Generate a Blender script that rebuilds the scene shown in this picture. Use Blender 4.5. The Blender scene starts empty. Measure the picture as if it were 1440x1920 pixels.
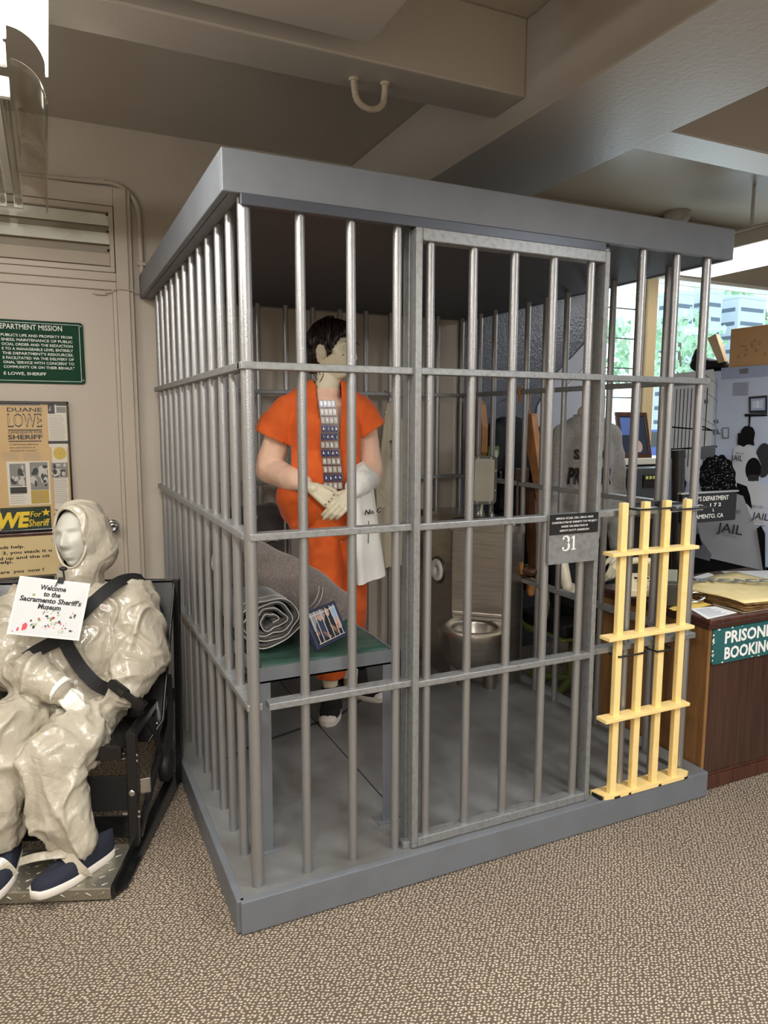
import bpy, bmesh, math, random
from mathutils import Vector as V, Matrix, Euler, noise
C = bpy.context.scene.collection
PI = math.pi
rnd = random.Random(7); noise.seed_set(3)

# ---------------------------------------------------------------- camera
cd = bpy.data.cameras.new('camera'); cam = bpy.data.objects.new('camera', cd); C.objects.link(cam)
cd.sensor_fit = 'VERTICAL'; cd.sensor_height = 24.0; cd.lens = 1343.97 / 1920 * 24.0
cd.clip_start = 0.02; cd.clip_end = 500
CAMLOC = V((-0.4395, -1.9298, 1.5009)); YAW, PITCH, ROLL = 0.4356, -0.1269, 0.0025
fw = V((math.sin(YAW) * math.cos(PITCH), math.cos(YAW) * math.cos(PITCH), math.sin(PITCH)))
rt = V((math.cos(YAW), -math.sin(YAW), 0)); upv = rt.cross(fw)
r2 = rt * math.cos(ROLL) + upv * math.sin(ROLL); u2 = -rt * math.sin(ROLL) + upv * math.cos(ROLL)
cam.matrix_world = Matrix(((r2.x, u2.x, -fw.x, CAMLOC.x), (r2.y, u2.y, -fw.y, CAMLOC.y), (r2.z, u2.z, -fw.z, CAMLOC.z), (0, 0, 0, 1)))
bpy.context.scene.camera = cam

# ---------------------------------------------------------------- view, world, lights
vs = bpy.context.scene.view_settings
vs.view_transform = 'Standard'; vs.look = 'None'; vs.exposure = 0.12; vs.gamma = 1.0; vs.use_curve_mapping = False
W = bpy.data.worlds.new('sky'); bpy.context.scene.world = W; W.use_nodes = True
bg = W.node_tree.nodes['Background']; bg.inputs[0].default_value = (0.84, 0.95, 1.0, 1); bg.inputs[1].default_value = 2.6

def area(name, loc, sx, sy, power, col=(1, 1, 1), rot=(0, 0, 0), portal=False):
    l = bpy.data.lights.new(name, 'AREA'); l.shape = 'RECTANGLE'; l.size = sx; l.size_y = sy; l.energy = power; l.color = col
    if portal: l.cycles.is_portal = True
    o = bpy.data.objects.new(name, l); o.location = loc; o.rotation_euler = rot; C.objects.link(o); return o
FLUO = (1.0, 0.97, 0.92)
for xx, yy in ((-.535, .10), (-.535, -.35), (-.535, -.80)):
    pl = bpy.data.lights.new('fluorescent_tube_light', 'POINT'); pl.energy = 14; pl.color = FLUO; pl.shadow_soft_size = .03
    po = bpy.data.objects.new('fluorescent_tube_light', pl); po.location = (xx, yy, 2.386); C.objects.link(po)
area('fluorescent_and_fill_light', (-0.535, -1.75, 2.36), 0.26, 1.15, 38, FLUO)
area('fluorescent_and_fill_light', (1.9, -1.6, 2.36), 0.26, 1.15, 40, (.97, .98, 1))
area('fluorescent_and_fill_light', (1.9, -3.3, 2.36), 0.26, 1.15, 62, FLUO)
area('fluorescent_and_fill_light', (-0.535, -3.5, 2.36), 0.26, 1.15, 72, FLUO)
area('fluorescent_and_fill_light', (3.45, 0.7, 2.42), 0.22, 1.2, 14, (0.95, 0.97, 1.0))
area('fluorescent_and_fill_light', (-1.75, .1, 2.36), 0.26, 1.15, 16, FLUO, (0, -.85, 0))  # added fill lamp out of view, brightens the left side of the cell
area('window_daylight', (3.85, 2.02, 1.85), 1.75, 1.2, 17, (0.88, 0.94, 1.0), (-PI / 2, 0, 0))
# ---------------------------------------------------------------- helpers
def lin(c):
    c /= 255.0
    return c / 12.92 if c <= 0.04045 else ((c + 0.055) / 1.055) ** 2.4
def S(r, g, b): return (lin(r), lin(g), lin(b), 1)

def mat(name, col, rough=0.5, metal=0.0, var=None, bump=None, coat=0.0, spec=0.5, alpha=None, emit=None, trans=0.0, wave=None, sheen=0):
    m = bpy.data.materials.new(name); m.use_nodes = True
    N = m.node_tree.nodes; L = m.node_tree.links; b = N['Principled BSDF']
    b.inputs['Base Color'].default_value = col; b.inputs['Roughness'].default_value = rough
    b.inputs['Metallic'].default_value = metal; b.inputs['Coat Weight'].default_value = coat
    b.inputs['Specular IOR Level'].default_value = spec; b.inputs['Transmission Weight'].default_value = trans
    if sheen: b.inputs['Sheen Weight'].default_value = sheen
    if emit:
        b.inputs['Emission Color'].default_value = emit[0]; b.inputs['Emission Strength'].default_value = emit[1]
    tc = N.new('ShaderNodeTexCoord')
    if var:                      # (scale, second colour, low, high[, stretch])
        mp = N.new('ShaderNodeMapping'); L.new(tc.outputs['Object'], mp.inputs[0])
        if len(var) > 4: mp.inputs['Scale'].default_value = var[4]
        n = N.new('ShaderNodeTexNoise'); n.inputs['Scale'].default_value = var[0]; n.inputs['Detail'].default_value = 6
        L.new(mp.outputs[0], n.inputs['Vector'])
        r = N.new('ShaderNodeValToRGB'); r.color_ramp.elements[0].position = var[2]; r.color_ramp.elements[1].position = var[3]
        r.color_ramp.elements[0].color = col; r.color_ramp.elements[1].color = var[1]
        L.new(n.outputs['Fac'], r.inputs[0]); L.new(r.outputs[0], b.inputs['Base Color'])
    if bump:                     # list of (kind, scale, strength, distance)
        prev = None
        for kind, sc, st, di in bump:
            if kind == 'noise':
                t = N.new('ShaderNodeTexNoise'); t.inputs['Scale'].default_value = sc; t.inputs['Detail'].default_value = 5; out = t.outputs['Fac']
            elif kind == 'wave':
                t = N.new('ShaderNodeTexWave'); t.inputs['Scale'].default_value = sc; t.inputs['Distortion'].default_value = 2; out = t.outputs['Fac']
            else:
                t = N.new('ShaderNodeTexVoronoi'); t.inputs['Scale'].default_value = sc
                if kind == 'crack': t.feature = 'DISTANCE_TO_EDGE'
                nn = N.new('ShaderNodeTexNoise'); nn.inputs['Scale'].default_value = sc * .6; L.new(tc.outputs['Object'], nn.inputs['Vector'])
                mx = N.new('ShaderNodeMixRGB'); mx.inputs[0].default_value = 0.25 if kind == 'crack' else 0.02
                L.new(tc.outputs['Object'], mx.inputs[1]); L.new(nn.outputs['Color'], mx.inputs[2])
                L.new(mx.outputs[0], t.inputs['Vector']); out = t.outputs['Distance']
            if kind in ('noise', 'wave'): L.new(tc.outputs['Object'], t.inputs['Vector'])
            bp = N.new('ShaderNodeBump'); bp.inputs['Strength'].default_value = st; bp.inputs['Distance'].default_value = di
            L.new(out, bp.inputs['Height'])
            if prev: L.new(prev.outputs[0], bp.inputs['Normal'])
            prev = bp
        L.new(prev.outputs[0], b.inputs['Normal'])
    return m

def glassy(name, tint, gloss=0.12, rough=0.05, extra=0.0):
    m = bpy.data.materials.new(name); m.use_nodes = True
    N = m.node_tree.nodes; L = m.node_tree.links; N.remove(N['Principled BSDF'])
    t = N.new('ShaderNodeBsdfTransparent'); t.inputs[0].default_value = tint
    g = N.new('ShaderNodeBsdfGlossy'); g.inputs['Roughness'].default_value = rough
    f = N.new('ShaderNodeLayerWeight'); f.inputs[0].default_value = 0.35
    ad = N.new('ShaderNodeMath'); ad.operation = 'MULTIPLY_ADD'; ad.inputs[1].default_value = .5; ad.inputs[2].default_value = gloss * .4
    pw = N.new('ShaderNodeMath'); pw.operation = 'POWER'; pw.inputs[1].default_value = 4; L.new(f.outputs['Facing'], pw.inputs[0]); L.new(pw.outputs[0], ad.inputs[0])
    mx = N.new('ShaderNodeMixShader'); L.new(ad.outputs[0], mx.inputs[0]); L.new(t.outputs[0], mx.inputs[1]); L.new(g.outputs[0], mx.inputs[2])
    L.new(mx.outputs[0], N['Material Output'].inputs[0]); return m

class MB:
    def __init__(s): s.v = []; s.f = []; s.m = []; s.sm = []
    def add(s, vs, fs, m=0, smooth=False):
        o = len(s.v); s.v += [V(p) for p in vs]
        for f in fs: s.f.append([i + o for i in f]); s.m.append(m); s.sm.append(smooth)
    def box(s, a, b, m=0, M=None):
        x0, y0, z0 = a; x1, y1, z1 = b
        vs = [V(p) for p in ((x0, y0, z0), (x1, y0, z0), (x1, y1, z0), (x0, y1, z0), (x0, y0, z1), (x1, y0, z1), (x1, y1, z1), (x0, y1, z1))]
        if M: vs = [M @ p for p in vs]
        s.add(vs, [(0, 3, 2, 1), (4, 5, 6, 7), (0, 1, 5, 4), (1, 2, 6, 5), (2, 3, 7, 6), (3, 0, 4, 7)], m)
    def ring(s, c, ax, r, n, ph=0):
        ax = V(ax).normalized(); t = V((0, 0, 1)) if abs(ax.z) < .9 else V((1, 0, 0))
        a = ax.cross(t).normalized(); b = ax.cross(a)
        return [V(c) + a * math.cos(ph + 2 * PI * i / n) * r + b * math.sin(ph + 2 * PI * i / n) * r for i in range(n)]
    def cyl(s, p, q, r, r2=None, n=18, m=0, caps=True):
        p = V(p); q = V(q); ax = q - p; r2 = r if r2 is None else r2
        A = s.ring(p, ax, r, n); B = s.ring(q, ax, r2, n)
        s.add(A + B, [(i, (i + 1) % n, n + (i + 1) % n, n + i) for i in range(n)], m, True)
        if caps: s.add(A, [tuple(range(n))[::-1]], m); s.add(B, [tuple(range(n))], m)
    def tube(s, pts, r, n=10, m=0, flat=1.0):
        pts = [V(p) for p in pts]; k = len(pts); rs = r if isinstance(r, (list, tuple)) else [r] * k
        t0 = (pts[1] - pts[0]).normalized(); ref = V((0, 0, 1)) if abs(t0.z) < .9 else V((1, 0, 0)); a = t0.cross(ref).normalized()
        vs = []
        for i in range(k):
            t = (pts[min(i + 1, k - 1)] - pts[max(i - 1, 0)]).normalized()
            a = (a - t * a.dot(t)).normalized(); b = t.cross(a)
            vs += [pts[i] + a * math.cos(2 * PI * j / n) * rs[i] + b * math.sin(2 * PI * j / n) * rs[i] * flat for j in range(n)]
        fs = [(i * n + j, i * n + (j + 1) % n, (i + 1) * n + (j + 1) % n, (i + 1) * n + j) for i in range(k - 1) for j in range(n)]
        s.add(vs, fs, m, True); s.add(vs[:n], [tuple(range(n))[::-1]], m); s.add(vs[-n:], [tuple(range(n))], m)
    def lathe(s, prof, M=None, n=40, m=0, cap=False, sx=1, sy=1):
        vs = []
        for r, z in prof: vs += [V((r * math.cos(2 * PI * i / n) * sx, r * math.sin(2 * PI * i / n) * sy, z)) for i in range(n)]
        if M: vs = [M @ p for p in vs]
        k = len(prof)
        s.add(vs, [(i * n + j, i * n + (j + 1) % n, (i + 1) * n + (j + 1) % n, (i + 1) * n + j) for i in range(k - 1) for j in range(n)], m, True)
        if cap: s.add(vs[:n], [tuple(range(n))[::-1]], m); s.add(vs[-n:], [tuple(range(n))], m)
    def prism(s, poly, vec, m=0, m2=None):
        n = len(poly); A = [V(p) for p in poly]; B = [p + V(vec) for p in A]
        s.add(A + B, [tuple(range(n)), tuple(range(n, 2 * n))[::-1]], m)
        s.add(A + B, [(i, i + n, (i + 1) % n + n, (i + 1) % n) for i in range(n)], m if m2 is None else m2)
    def poly(s, pts, m=0): s.add(pts, [tuple(range(len(pts)))], m)
    def grid(s, rows, m=0, smooth=True, closed=False):
        k = len(rows); n = len(rows[0]); vs = [p for r in rows for p in r]; e = n if closed else n - 1
        s.add(vs, [(i * n + j, i * n + (j + 1) % n, (i + 1) * n + (j + 1) % n, (i + 1) * n + j) for i in range(k - 1) for j in range(e)], m, smooth)
    def sphere(s, c, r, m=0, M=None, n=20, k=12):
        r = r if isinstance(r, (list, tuple)) else (r, r, r); vs = []
        for i in range(k + 1):
            th = PI * i / k
            vs += [V((math.sin(th) * math.cos(2 * PI * j / n) * r[0], math.sin(th) * math.sin(2 * PI * j / n) * r[1], math.cos(th) * r[2])) for j in range(n)]
        if M: vs = [M @ p for p in vs]
        vs = [p + V(c) for p in vs]
        s.add(vs, [(i * n + j, i * n + (j + 1) % n, (i + 1) * n + (j + 1) % n, (i + 1) * n + j) for i in range(k) for j in range(n)], m, True)
    def text(s, body, M, h=None, w=None, m=0, ext=0.0006, align='L', bold=0.0, maxw=None, shear=0, space=1.0):
        cu = bpy.data.curves.new('t', 'FONT'); cu.body = body; cu.size = 1; cu.extrude = 0.5; cu.offset = bold; cu.resolution_u = 2; cu.shear = shear
        cu.space_character = space
        o = bpy.data.objects.new('t', cu); C.objects.link(o)
        bpy.context.view_layer.update(); dg = bpy.context.evaluated_depsgraph_get()
        me = bpy.data.meshes.new_from_object(o.evaluated_get(dg)); bpy.data.objects.remove(o)
        if not me.vertices: return
        xs = [v.co.x for v in me.vertices]; ys = [v.co.y for v in me.vertices]
        x0, x1, y0, y1 = min(xs), max(xs), min(ys), max(ys)
        ky = (h or .02) / 0.70; kx = ky
        if w: kx = w / (x1 - x0)
        if maxw and (x1 - x0) * kx > maxw: kx = maxw / (x1 - x0)
        wd = (x1 - x0) * kx; off = {'L': 0, 'C': -wd / 2, 'R': -wd}[align]
        vs = [M @ V(((v.co.x - x0) * kx + off, v.co.y * ky, (v.co.z + .5) * ext)) for v in me.vertices]
        s.add(vs, [tuple(p.vertices) for p in me.polygons], m); bpy.data.meshes.remove(me); bpy.data.curves.remove(cu)
    def xf(s, M): s.v = [M @ p for p in s.v]; return s
    def mesh(s, name):
        me = bpy.data.meshes.new(name); me.from_pydata([tuple(p) for p in s.v], [], s.f)
        for p, mi, sm in zip(me.polygons, s.m, s.sm): p.material_index = mi; p.use_smooth = sm
        return me
    def build(s, name, mats, parent=None, bevel=0, local=False, seg=2):
        me = s.mesh(name); mats = mats if isinstance(mats, (list, tuple)) else [mats]
        for m in mats: me.materials.append(m)
        return link(name, me, parent, bevel, local, seg)

def link(name, me, parent=None, bevel=0, local=False, seg=2):
    o = bpy.data.objects.new(name, me); C.objects.link(o)
    bmx = bmesh.new(); bmx.from_mesh(me); bmesh.ops.recalc_face_normals(bmx, faces=bmx.faces); bmx.to_mesh(me); bmx.free()
    if parent is None:
        vs = [v.co for v in me.vertices]
        c = V(((min(p.x for p in vs) + max(p.x for p in vs)) / 2, (min(p.y for p in vs) + max(p.y for p in vs)) / 2, min(p.z for p in vs)))
        me.transform(Matrix.Translation(-c)); o.location = c
    else:
        o.parent = parent
        if not local:
            M = Matrix.Identity(4); p = parent
            chain = []
            while p: chain.append(p); p = p.parent
            for p in reversed(chain): M = M @ p.matrix_parent_inverse @ p.matrix_basis
            o.matrix_parent_inverse = M.inverted()
    if bevel:
        b = o.modifiers.new('bevel', 'BEVEL'); b.width = bevel; b.segments = seg; b.limit_method = 'ANGLE'; b.angle_limit = 0.7
    return o

def thing(name, label, cat, loc=(0, 0, 0), rz=0, group=None):
    o = bpy.data.objects.new(name, None); C.objects.link(o); o.empty_display_size = .1
    o.location = loc; o.rotation_euler = (0, 0, rz); return tag(o, label, cat, group)
def tag(o, label, cat, group=None, kind=None):
    o['label'] = label; o['category'] = cat
    if group: o['group'] = group
    if kind: o['kind'] = kind
    return o
def struct(o): o['kind'] = 'structure'; return o
def lab(o, l): o['label'] = l; return o
def PL(org, X, Y, Z):           # plane matrix
    X, Y, Z, o = V(X), V(Y), V(Z), V(org)
    return Matrix(((X.x, Y.x, Z.x, o.x), (X.y, Y.y, Z.y, o.y), (X.z, Y.z, Z.z, o.z), (0, 0, 0, 1)))
def FR(x, y, z): return PL((x, y, z), (1, 0, 0), (0, 0, 1), (0, -1, 0))        # faces -y
def LF(x, y, z): return PL((x, y, z), (0, -1, 0), (0, 0, 1), (-1, 0, 0))       # faces -x
def lerp(a, b, t): return a + (b - a) * t
def sst(a, b, x):
    t = max(0, min(1, (x - a) / (b - a))); return t * t * (3 - 2 * t)

def blob(caps, vox, smooth=3, disp=None, cut=None, sub=0):
    """one continuous surface grown over tapered limbs and rounded masses"""
    mb = MB()
    for c in caps:
        if c[0] == 'c':
            p, q, r, rr = V(c[1]), V(c[2]), c[3], c[4]
            ax = (q - p); L = ax.length; z = ax.normalized(); t = V((0, 0, 1)) if abs(z.z) < .9 else V((1, 0, 0)); x = z.cross(t).normalized(); y = z.cross(x)
            fl = c[5] if len(c) > 5 else 1.0
            prof = []
            for i in range(6): a = -PI / 2 + PI / 2 * i / 5; prof.append((max(r * math.cos(a), 1e-4), r * math.sin(a)))
            for i in range(6): a = PI / 2 * i / 5; prof.append((max(rr * math.cos(a), 1e-4), L + rr * math.sin(a)))
            if len(c) > 6: x = V(c[6]).normalized(); x = (x - z * x.dot(z)).normalized(); y = z.cross(x)
            mb.lathe(prof, PL(p, x, y, z), 20, cap=True, sy=fl)
        elif c[0] == 'e': mb.sphere(c[1], c[2], M=c[3] if len(c) > 3 else None)
        elif c[0] == 'm': mb.add(c[1], c[2])
        elif c[0] == 'b': mb.box(c[1], c[2], M=c[3] if len(c) > 3 else None)
    me = mb.mesh('blob'); o = bpy.data.objects.new('blob', me); C.objects.link(o)
    bmx = bmesh.new(); bmx.from_mesh(me); bmesh.ops.remove_doubles(bmx, verts=bmx.verts, dist=1e-5); bmesh.ops.recalc_face_normals(bmx, faces=bmx.faces); bmx.to_mesh(me); bmx.free()
    r = o.modifiers.new('r', 'REMESH'); r.mode = 'VOXEL'; r.voxel_size = vox
    if smooth: k = o.modifiers.new('s', 'SMOOTH'); k.factor = .5; k.iterations = smooth
    bpy.context.view_layer.update(); dg = bpy.context.evaluated_depsgraph_get()
    out = bpy.data.meshes.new_from_object(o.evaluated_get(dg)); bpy.data.objects.remove(o)
    if disp:
        nn = [v.normal.copy() for v in out.vertices]
        for v, n in zip(out.vertices, nn): v.co = disp(v.co.copy(), n)
        bmx = bmesh.new(); bmx.from_mesh(out)
        bmesh.ops.smooth_vert(bmx, verts=bmx.verts, factor=.5, use_axis_x=True, use_axis_y=True, use_axis_z=True)
        bmx.to_mesh(out); bmx.free()
    if cut:
        bmx = bmesh.new(); bmx.from_mesh(out)
        bmesh.ops.delete(bmx, geom=[f for f in bmx.faces if cut(f.calc_center_median(), f.normal)], context='FACES')
        bmx.to_mesh(out); bmx.free()
    for p in out.polygons: p.use_smooth = True
    return out
def put(name, me, m, parent=None, local=False, solid=0):
    for x in (m if isinstance(m, (list, tuple)) else [m]): me.materials.append(x)
    o = link(name, me, parent, 0, local)
    if solid: k = o.modifiers.new('solid', 'SOLIDIFY'); k.thickness = solid; k.offset = -1
    return o
def ridged(p, f):
    return 1 - abs(noise.noise(p * f)) * 2

# ---------------------------------------------------------------- materials
M_wall = mat('wall_paint', S(190, 180, 166), .55, var=(3, S(182, 171, 156), .4, .7), bump=[('noise', 60, .15, .004)])
M_ceil = mat('ceiling_paint', S(176, 168, 156), .34, bump=[('noise', 40, .12, .005)])
M_beam = mat('beam_gloss_paint', S(182, 175, 165), .36, bump=[('noise', 45, .22, .004)])
M_trimp = mat('door_frame_paint', S(186, 174, 158), .45, bump=[('noise', 30, .12, .004)])
M_slate = mat('slate_gloss_paint', S(92, 98, 108), .24, bump=[('noise', 70, .5, .006), ('noise', 18, .3, .006)])
M_gray = mat('gray_cell_paint', S(108, 112, 118), .45, var=(9, S(102, 106, 111), .4, .7), bump=[('noise', 35, .08, .003)])
M_plat = mat('worn_gray_floor_paint', S(116, 117, 116), .5, var=(5, S(100, 99, 96), .42, .68), bump=[('noise', 25, .1, .003)])
M_dark = mat('dark_roof_panel', S(70, 71, 75), .6, var=(14, S(62, 63, 66), .4, .7, (1, 8, 1)), bump=[('noise', 20, .3, .004)])  # darker gray than the roof fascia, with random grain
M_bar = mat('silver_hammered_paint', S(160, 160, 160), .36, metal=.72, bump=[('noise', 260, .35, .0022)])
M_rail = mat('silver_flat_paint', S(148, 150, 150), .44, metal=.5, var=(60, S(130, 132, 132), .45, .7), bump=[('noise', 120, .3, .002)])
M_track = mat('dark_steel_track', S(80, 84, 92), .4, metal=.5)
M_yel = mat('yellow_paint', S(246, 216, 146), .42, var=(30, S(240, 206, 130), .5, .75), bump=[('noise', 40, .12, .002)])
M_blk = mat('black_gloss_metal', S(22, 22, 23), .22, spec=.6, bump=[('noise', 90, .12, .001)])
M_blkm = mat('black_matt', S(20, 20, 21), .6)
M_strap = mat('black_webbing', S(24, 24, 26), .75, bump=[('wave', 160, .3, .001)])
M_chrome = mat('bright_steel', S(200, 200, 198), .22, metal=1)
M_white = mat('white_card', S(236, 236, 232), .6)
M_ink = mat('black_ink', S(16, 16, 17), .5)
M_suit = mat('tan_coated_suit_fabric', S(184, 176, 159), .24, coat=.45, spec=.5, bump=[('crack', 9, .45, .02), ('crack', 24, .25, .008)])
M_mask = mat('white_mannequin_plastic', S(184, 182, 170), .45)
M_skin = mat('mannequin_skin', S(222, 212, 184), .34)
M_orange = mat('orange_cotton', S(224, 98, 26), .8, var=(12, S(212, 86, 20), .4, .7), bump=[('noise', 9, .35, .02), ('noise', 500, .2, .0008)], sheen=.15)
M_pink = mat('peach_cotton', S(238, 196, 170), .85, bump=[('noise', 14, .45, .015)], sheen=.15)
M_cloth = mat('white_cotton', S(232, 230, 224), .85, bump=[('noise', 10, .25, .012)])
M_beige = mat('beige_cotton', S(200, 190, 168), .85, bump=[('noise', 10, .3, .012)])
M_hair = mat('dark_brown_hair', S(34, 22, 20), .35, bump=[('wave', 20, .9, .008), ('noise', 120, .4, .002)])
M_navy = mat('navy_canvas', S(26, 30, 46), .85, bump=[('noise', 600, .3, .0006)])
M_rub = mat('white_rubber', S(230, 222, 214), .5)
M_green = mat('green_vinyl', S(40, 68, 57), .5, var=(8, S(35, 61, 51), .4, .7), bump=[('noise', 12, .3, .012)])
M_steel = mat('brushed_stainless', S(176, 170, 160), .3, metal=.95, var=(6, S(160, 154, 146), .4, .7, (1, 1, 14)), bump=[('noise', 60, .06, .002)])
M_sted = mat('dark_stainless', S(120, 116, 110), .38, metal=.9)
M_bl1 = mat('charcoal_wool', S(54, 53, 52), .95, var=(220, S(86, 85, 82), .5, .72), bump=[('noise', 300, .6, .002)], sheen=.3)
M_bl2 = mat('brown_wool', S(104, 94, 90), .95, var=(240, S(150, 138, 130), .5, .75), bump=[('noise', 300, .6, .002)], sheen=.3)
M_bl3 = mat('dark_brown_wool', S(62, 56, 54), .95, var=(240, S(84, 76, 72), .5, .75), bump=[('noise', 300, .6, .002)], sheen=.3)
M_stitch = mat('pale_stitching', S(168, 166, 160), .9, bump=[('noise', 400, .6, .002)])
M_wood = mat('dark_brown_wood', S(84, 48, 34), .38, var=(7, S(58, 32, 24), .35, .7, (8, 8, .6)), coat=.2)
M_woodp = mat('walnut_panel', S(74, 50, 38), .45, var=(8, S(52, 34, 26), .35, .7, (9, 9, .5)))
M_woodl = mat('worn_oak_panel', S(146, 106, 62), .5, var=(7, S(118, 82, 46), .35, .7, (8, 8, .6)))
M_teal = mat('teal_sign_enamel', S(44, 98, 98), .4, var=(7, S(38, 88, 90), .4, .7))
M_gsign = mat('green_sign_enamel', S(4, 58, 36), .5, spec=.12)
M_paper = mat('white_paper', S(236, 236, 234), .75)
M_yp = mat('yellowed_paper', S(236, 218, 160), .8, var=(20, S(222, 198, 132), .45, .75))
M_ypd = mat('brown_page_edges', S(150, 116, 66), .9, var=(70, S(90, 62, 34), .35, .6, (.3, .3, 10)))
M_mani = mat('manila', S(232, 196, 96), .7)
M_leat = mat('tan_leather', S(176, 122, 70), .5, var=(12, S(140, 92, 50), .4, .7), bump=[('noise', 60, .3, .003)])
M_leatd = mat('dark_brown_leather', S(92, 58, 38), .5, var=(12, S(70, 42, 28), .4, .7), bump=[('noise', 60, .3, .003)])
M_unif = mat('black_uniform_wool', S(18, 19, 24), .85)
M_gsw = mat('heather_gray_fleece', S(142, 139, 134), .95, var=(240, S(116, 114, 110), .4, .65, (1, 1, .4)), bump=[('noise', 14, .35, .012), ('noise', 250, .3, .002)], sheen=.3)
M_olive = mat('olive_enamel', S(104, 112, 60), .4)
M_cream = mat('cream_plastic', S(226, 212, 176), .4)
M_gmet = mat('gray_green_metal', S(88, 92, 86), .45)
M_pglass = glassy('picture_glass', (.99, .99, .99, 1), .05)
M_glass = glassy('window_glass', (.92, .97, .97, 1), .1)
M_acry = glassy('clear_acrylic', (.95, .93, .88, 1), .35, .12)
M_tubeoff = glassy('unlit_tube', (.74, .72, .66, 1), .5, .12)
M_lens = mat('lit_lens', S(255, 252, 240), .5, emit=((1, .97, .92, 1), 9))
M_lamp = mat('lit_tube', S(255, 252, 245), .5, emit=((1, .98, .93, 1), 5))
M_lens2 = mat('lit_lens_cool', S(255, 255, 255), .5, emit=((.97, .98, 1, 1), 2.6))
M_alu = mat('aluminium', S(190, 190, 188), .4, metal=.6)
M_louv = mat('louver_metal', S(236, 234, 222), .42, var=(16, S(220, 216, 200), .45, .75))
M_rope = mat('painted_rope', S(196, 184, 166), .8, bump=[('noise', 60, .6, .006)])
M_diam = mat('diamond_plate', S(164, 160, 146), .34, metal=.8)

def carpet_mat():
    m = bpy.data.materials.new('woven_carpet'); m.use_nodes = True; N = m.node_tree.nodes; L = m.node_tree.links; b = N['Principled BSDF']
    tc = N.new('ShaderNodeTexCoord'); mp = N.new('ShaderNodeMapping'); mp.inputs['Rotation'].default_value = (0, 0, .55); mp.inputs['Scale'].default_value = (1, 1.5, 1)
    L.new(tc.outputs['Object'], mp.inputs[0])
    v = N.new('ShaderNodeTexVoronoi'); v.inputs['Scale'].default_value = 82; v.inputs['Randomness'].default_value = .55; v.voronoi_dimensions = '2D'
    L.new(mp.outputs[0], v.inputs['Vector'])
    n = N.new('ShaderNodeTexNoise'); n.inputs['Scale'].default_value = 150; L.new(tc.outputs['Object'], n.inputs['Vector'])
    ad = N.new('ShaderNodeMath'); ad.operation = 'MULTIPLY_ADD'; ad.inputs[1].default_value = .5; L.new(n.outputs['Fac'], ad.inputs[0]); L.new(v.outputs['Distance'], ad.inputs[2])
    r = N.new('ShaderNodeValToRGB'); e = r.color_ramp.elements
    e[0].position = .36; e[0].color = S(222, 206, 180); e[1].position = .62; e[1].color = S(100, 87, 75)
    L.new(ad.outputs[0], r.inputs[0])
    n2 = N.new('ShaderNodeTexNoise'); n2.inputs['Scale'].default_value = 2.2; L.new(tc.outputs['Object'], n2.inputs['Vector'])
    mx = N.new('ShaderNodeMixRGB'); mx.blend_type = 'MULTIPLY'; mx.inputs[0].default_value = .25; L.new(r.outputs[0], mx.inputs[1]); L.new(n2.outputs['Fac'], mx.inputs[2])
    L.new(mx.outputs[0], b.inputs['Base Color']); b.inputs['Roughness'].default_value = .95
    bp = N.new('ShaderNodeBump'); bp.inputs['Strength'].default_value = .8; bp.inputs['Distance'].default_value = .004; bp.invert = True
    L.new(ad.outputs[0], bp.inputs['Height']); L.new(bp.outputs[0], b.inputs['Normal']); return m
M_carpet = carpet_mat()
def flat(name, r, g, b, rough=.6): return mat(name, S(r, g, b), rough)
# ---------------------------------------------------------------- room shell
def sbox(name, a, b, m, bevel=0):
    mb = MB(); mb.box(a, b); return struct(mb.build(name, m, bevel=bevel))
CZ = 2.89; YB = 1.91
sbox('floor', (-2.6, -4.6, -.1), (6, YB + .15, 0), M_carpet)
sbox('ceiling', (-2.6, -4.6, CZ), (6, YB + .15, CZ + .12), M_ceil)
mb = MB()
mb.box((-2.6, YB, 0), (2.93, YB + .15, CZ)); mb.box((2.93, YB, 0), (5.2, YB + .15, 1.215)); mb.box((2.93, YB, 2.5), (5.2, YB + .15, CZ)); mb.box((5.2, YB, 0), (6, YB + .15, CZ))
struct(mb.build('wall_back', M_wall))
sbox('wall_slate_panel', (1.845, YB - .012, 0), (2.93, YB, 2.5), M_slate)
sbox('wall_left', (-2.7, -4.6, 0), (-2.6, YB + .15, CZ), M_wall)
sbox('wall_right', (6, -4.6, 0), (6.1, YB + .15, CZ), M_wall)
sbox('wall_front', (-2.7, -4.7, 0), (6.1, -4.6, CZ), M_wall)
sbox('ceiling_beam_long', (1.144, -4.6, 2.555), (1.69, YB, CZ), M_beam, .006)
sbox('ceiling_beam_cross', (-2.6, .30, 2.631), (1.144, .50, CZ), M_beam, .006)
sbox('ceiling_beam_cross_right', (1.69, .30, 2.631), (6, .50, CZ), M_beam, .006)
mb = MB(); mb.box((-1.3, -2.2, 2.625), (.49, .165, CZ)); mb.box((-1.302, -2.2, 2.618), (.492, .18, 2.63))
struct(mb.build('ceiling_soffit', M_beam, bevel=.004))
sbox('baseboard_back', (.02, YB - .014, 0), (1.845, YB, .1), M_trimp, .003)
sbox('trim_1', (1.69, YB - .03, CZ - .09), (6, YB, CZ - .03), M_ceil, .004)
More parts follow.
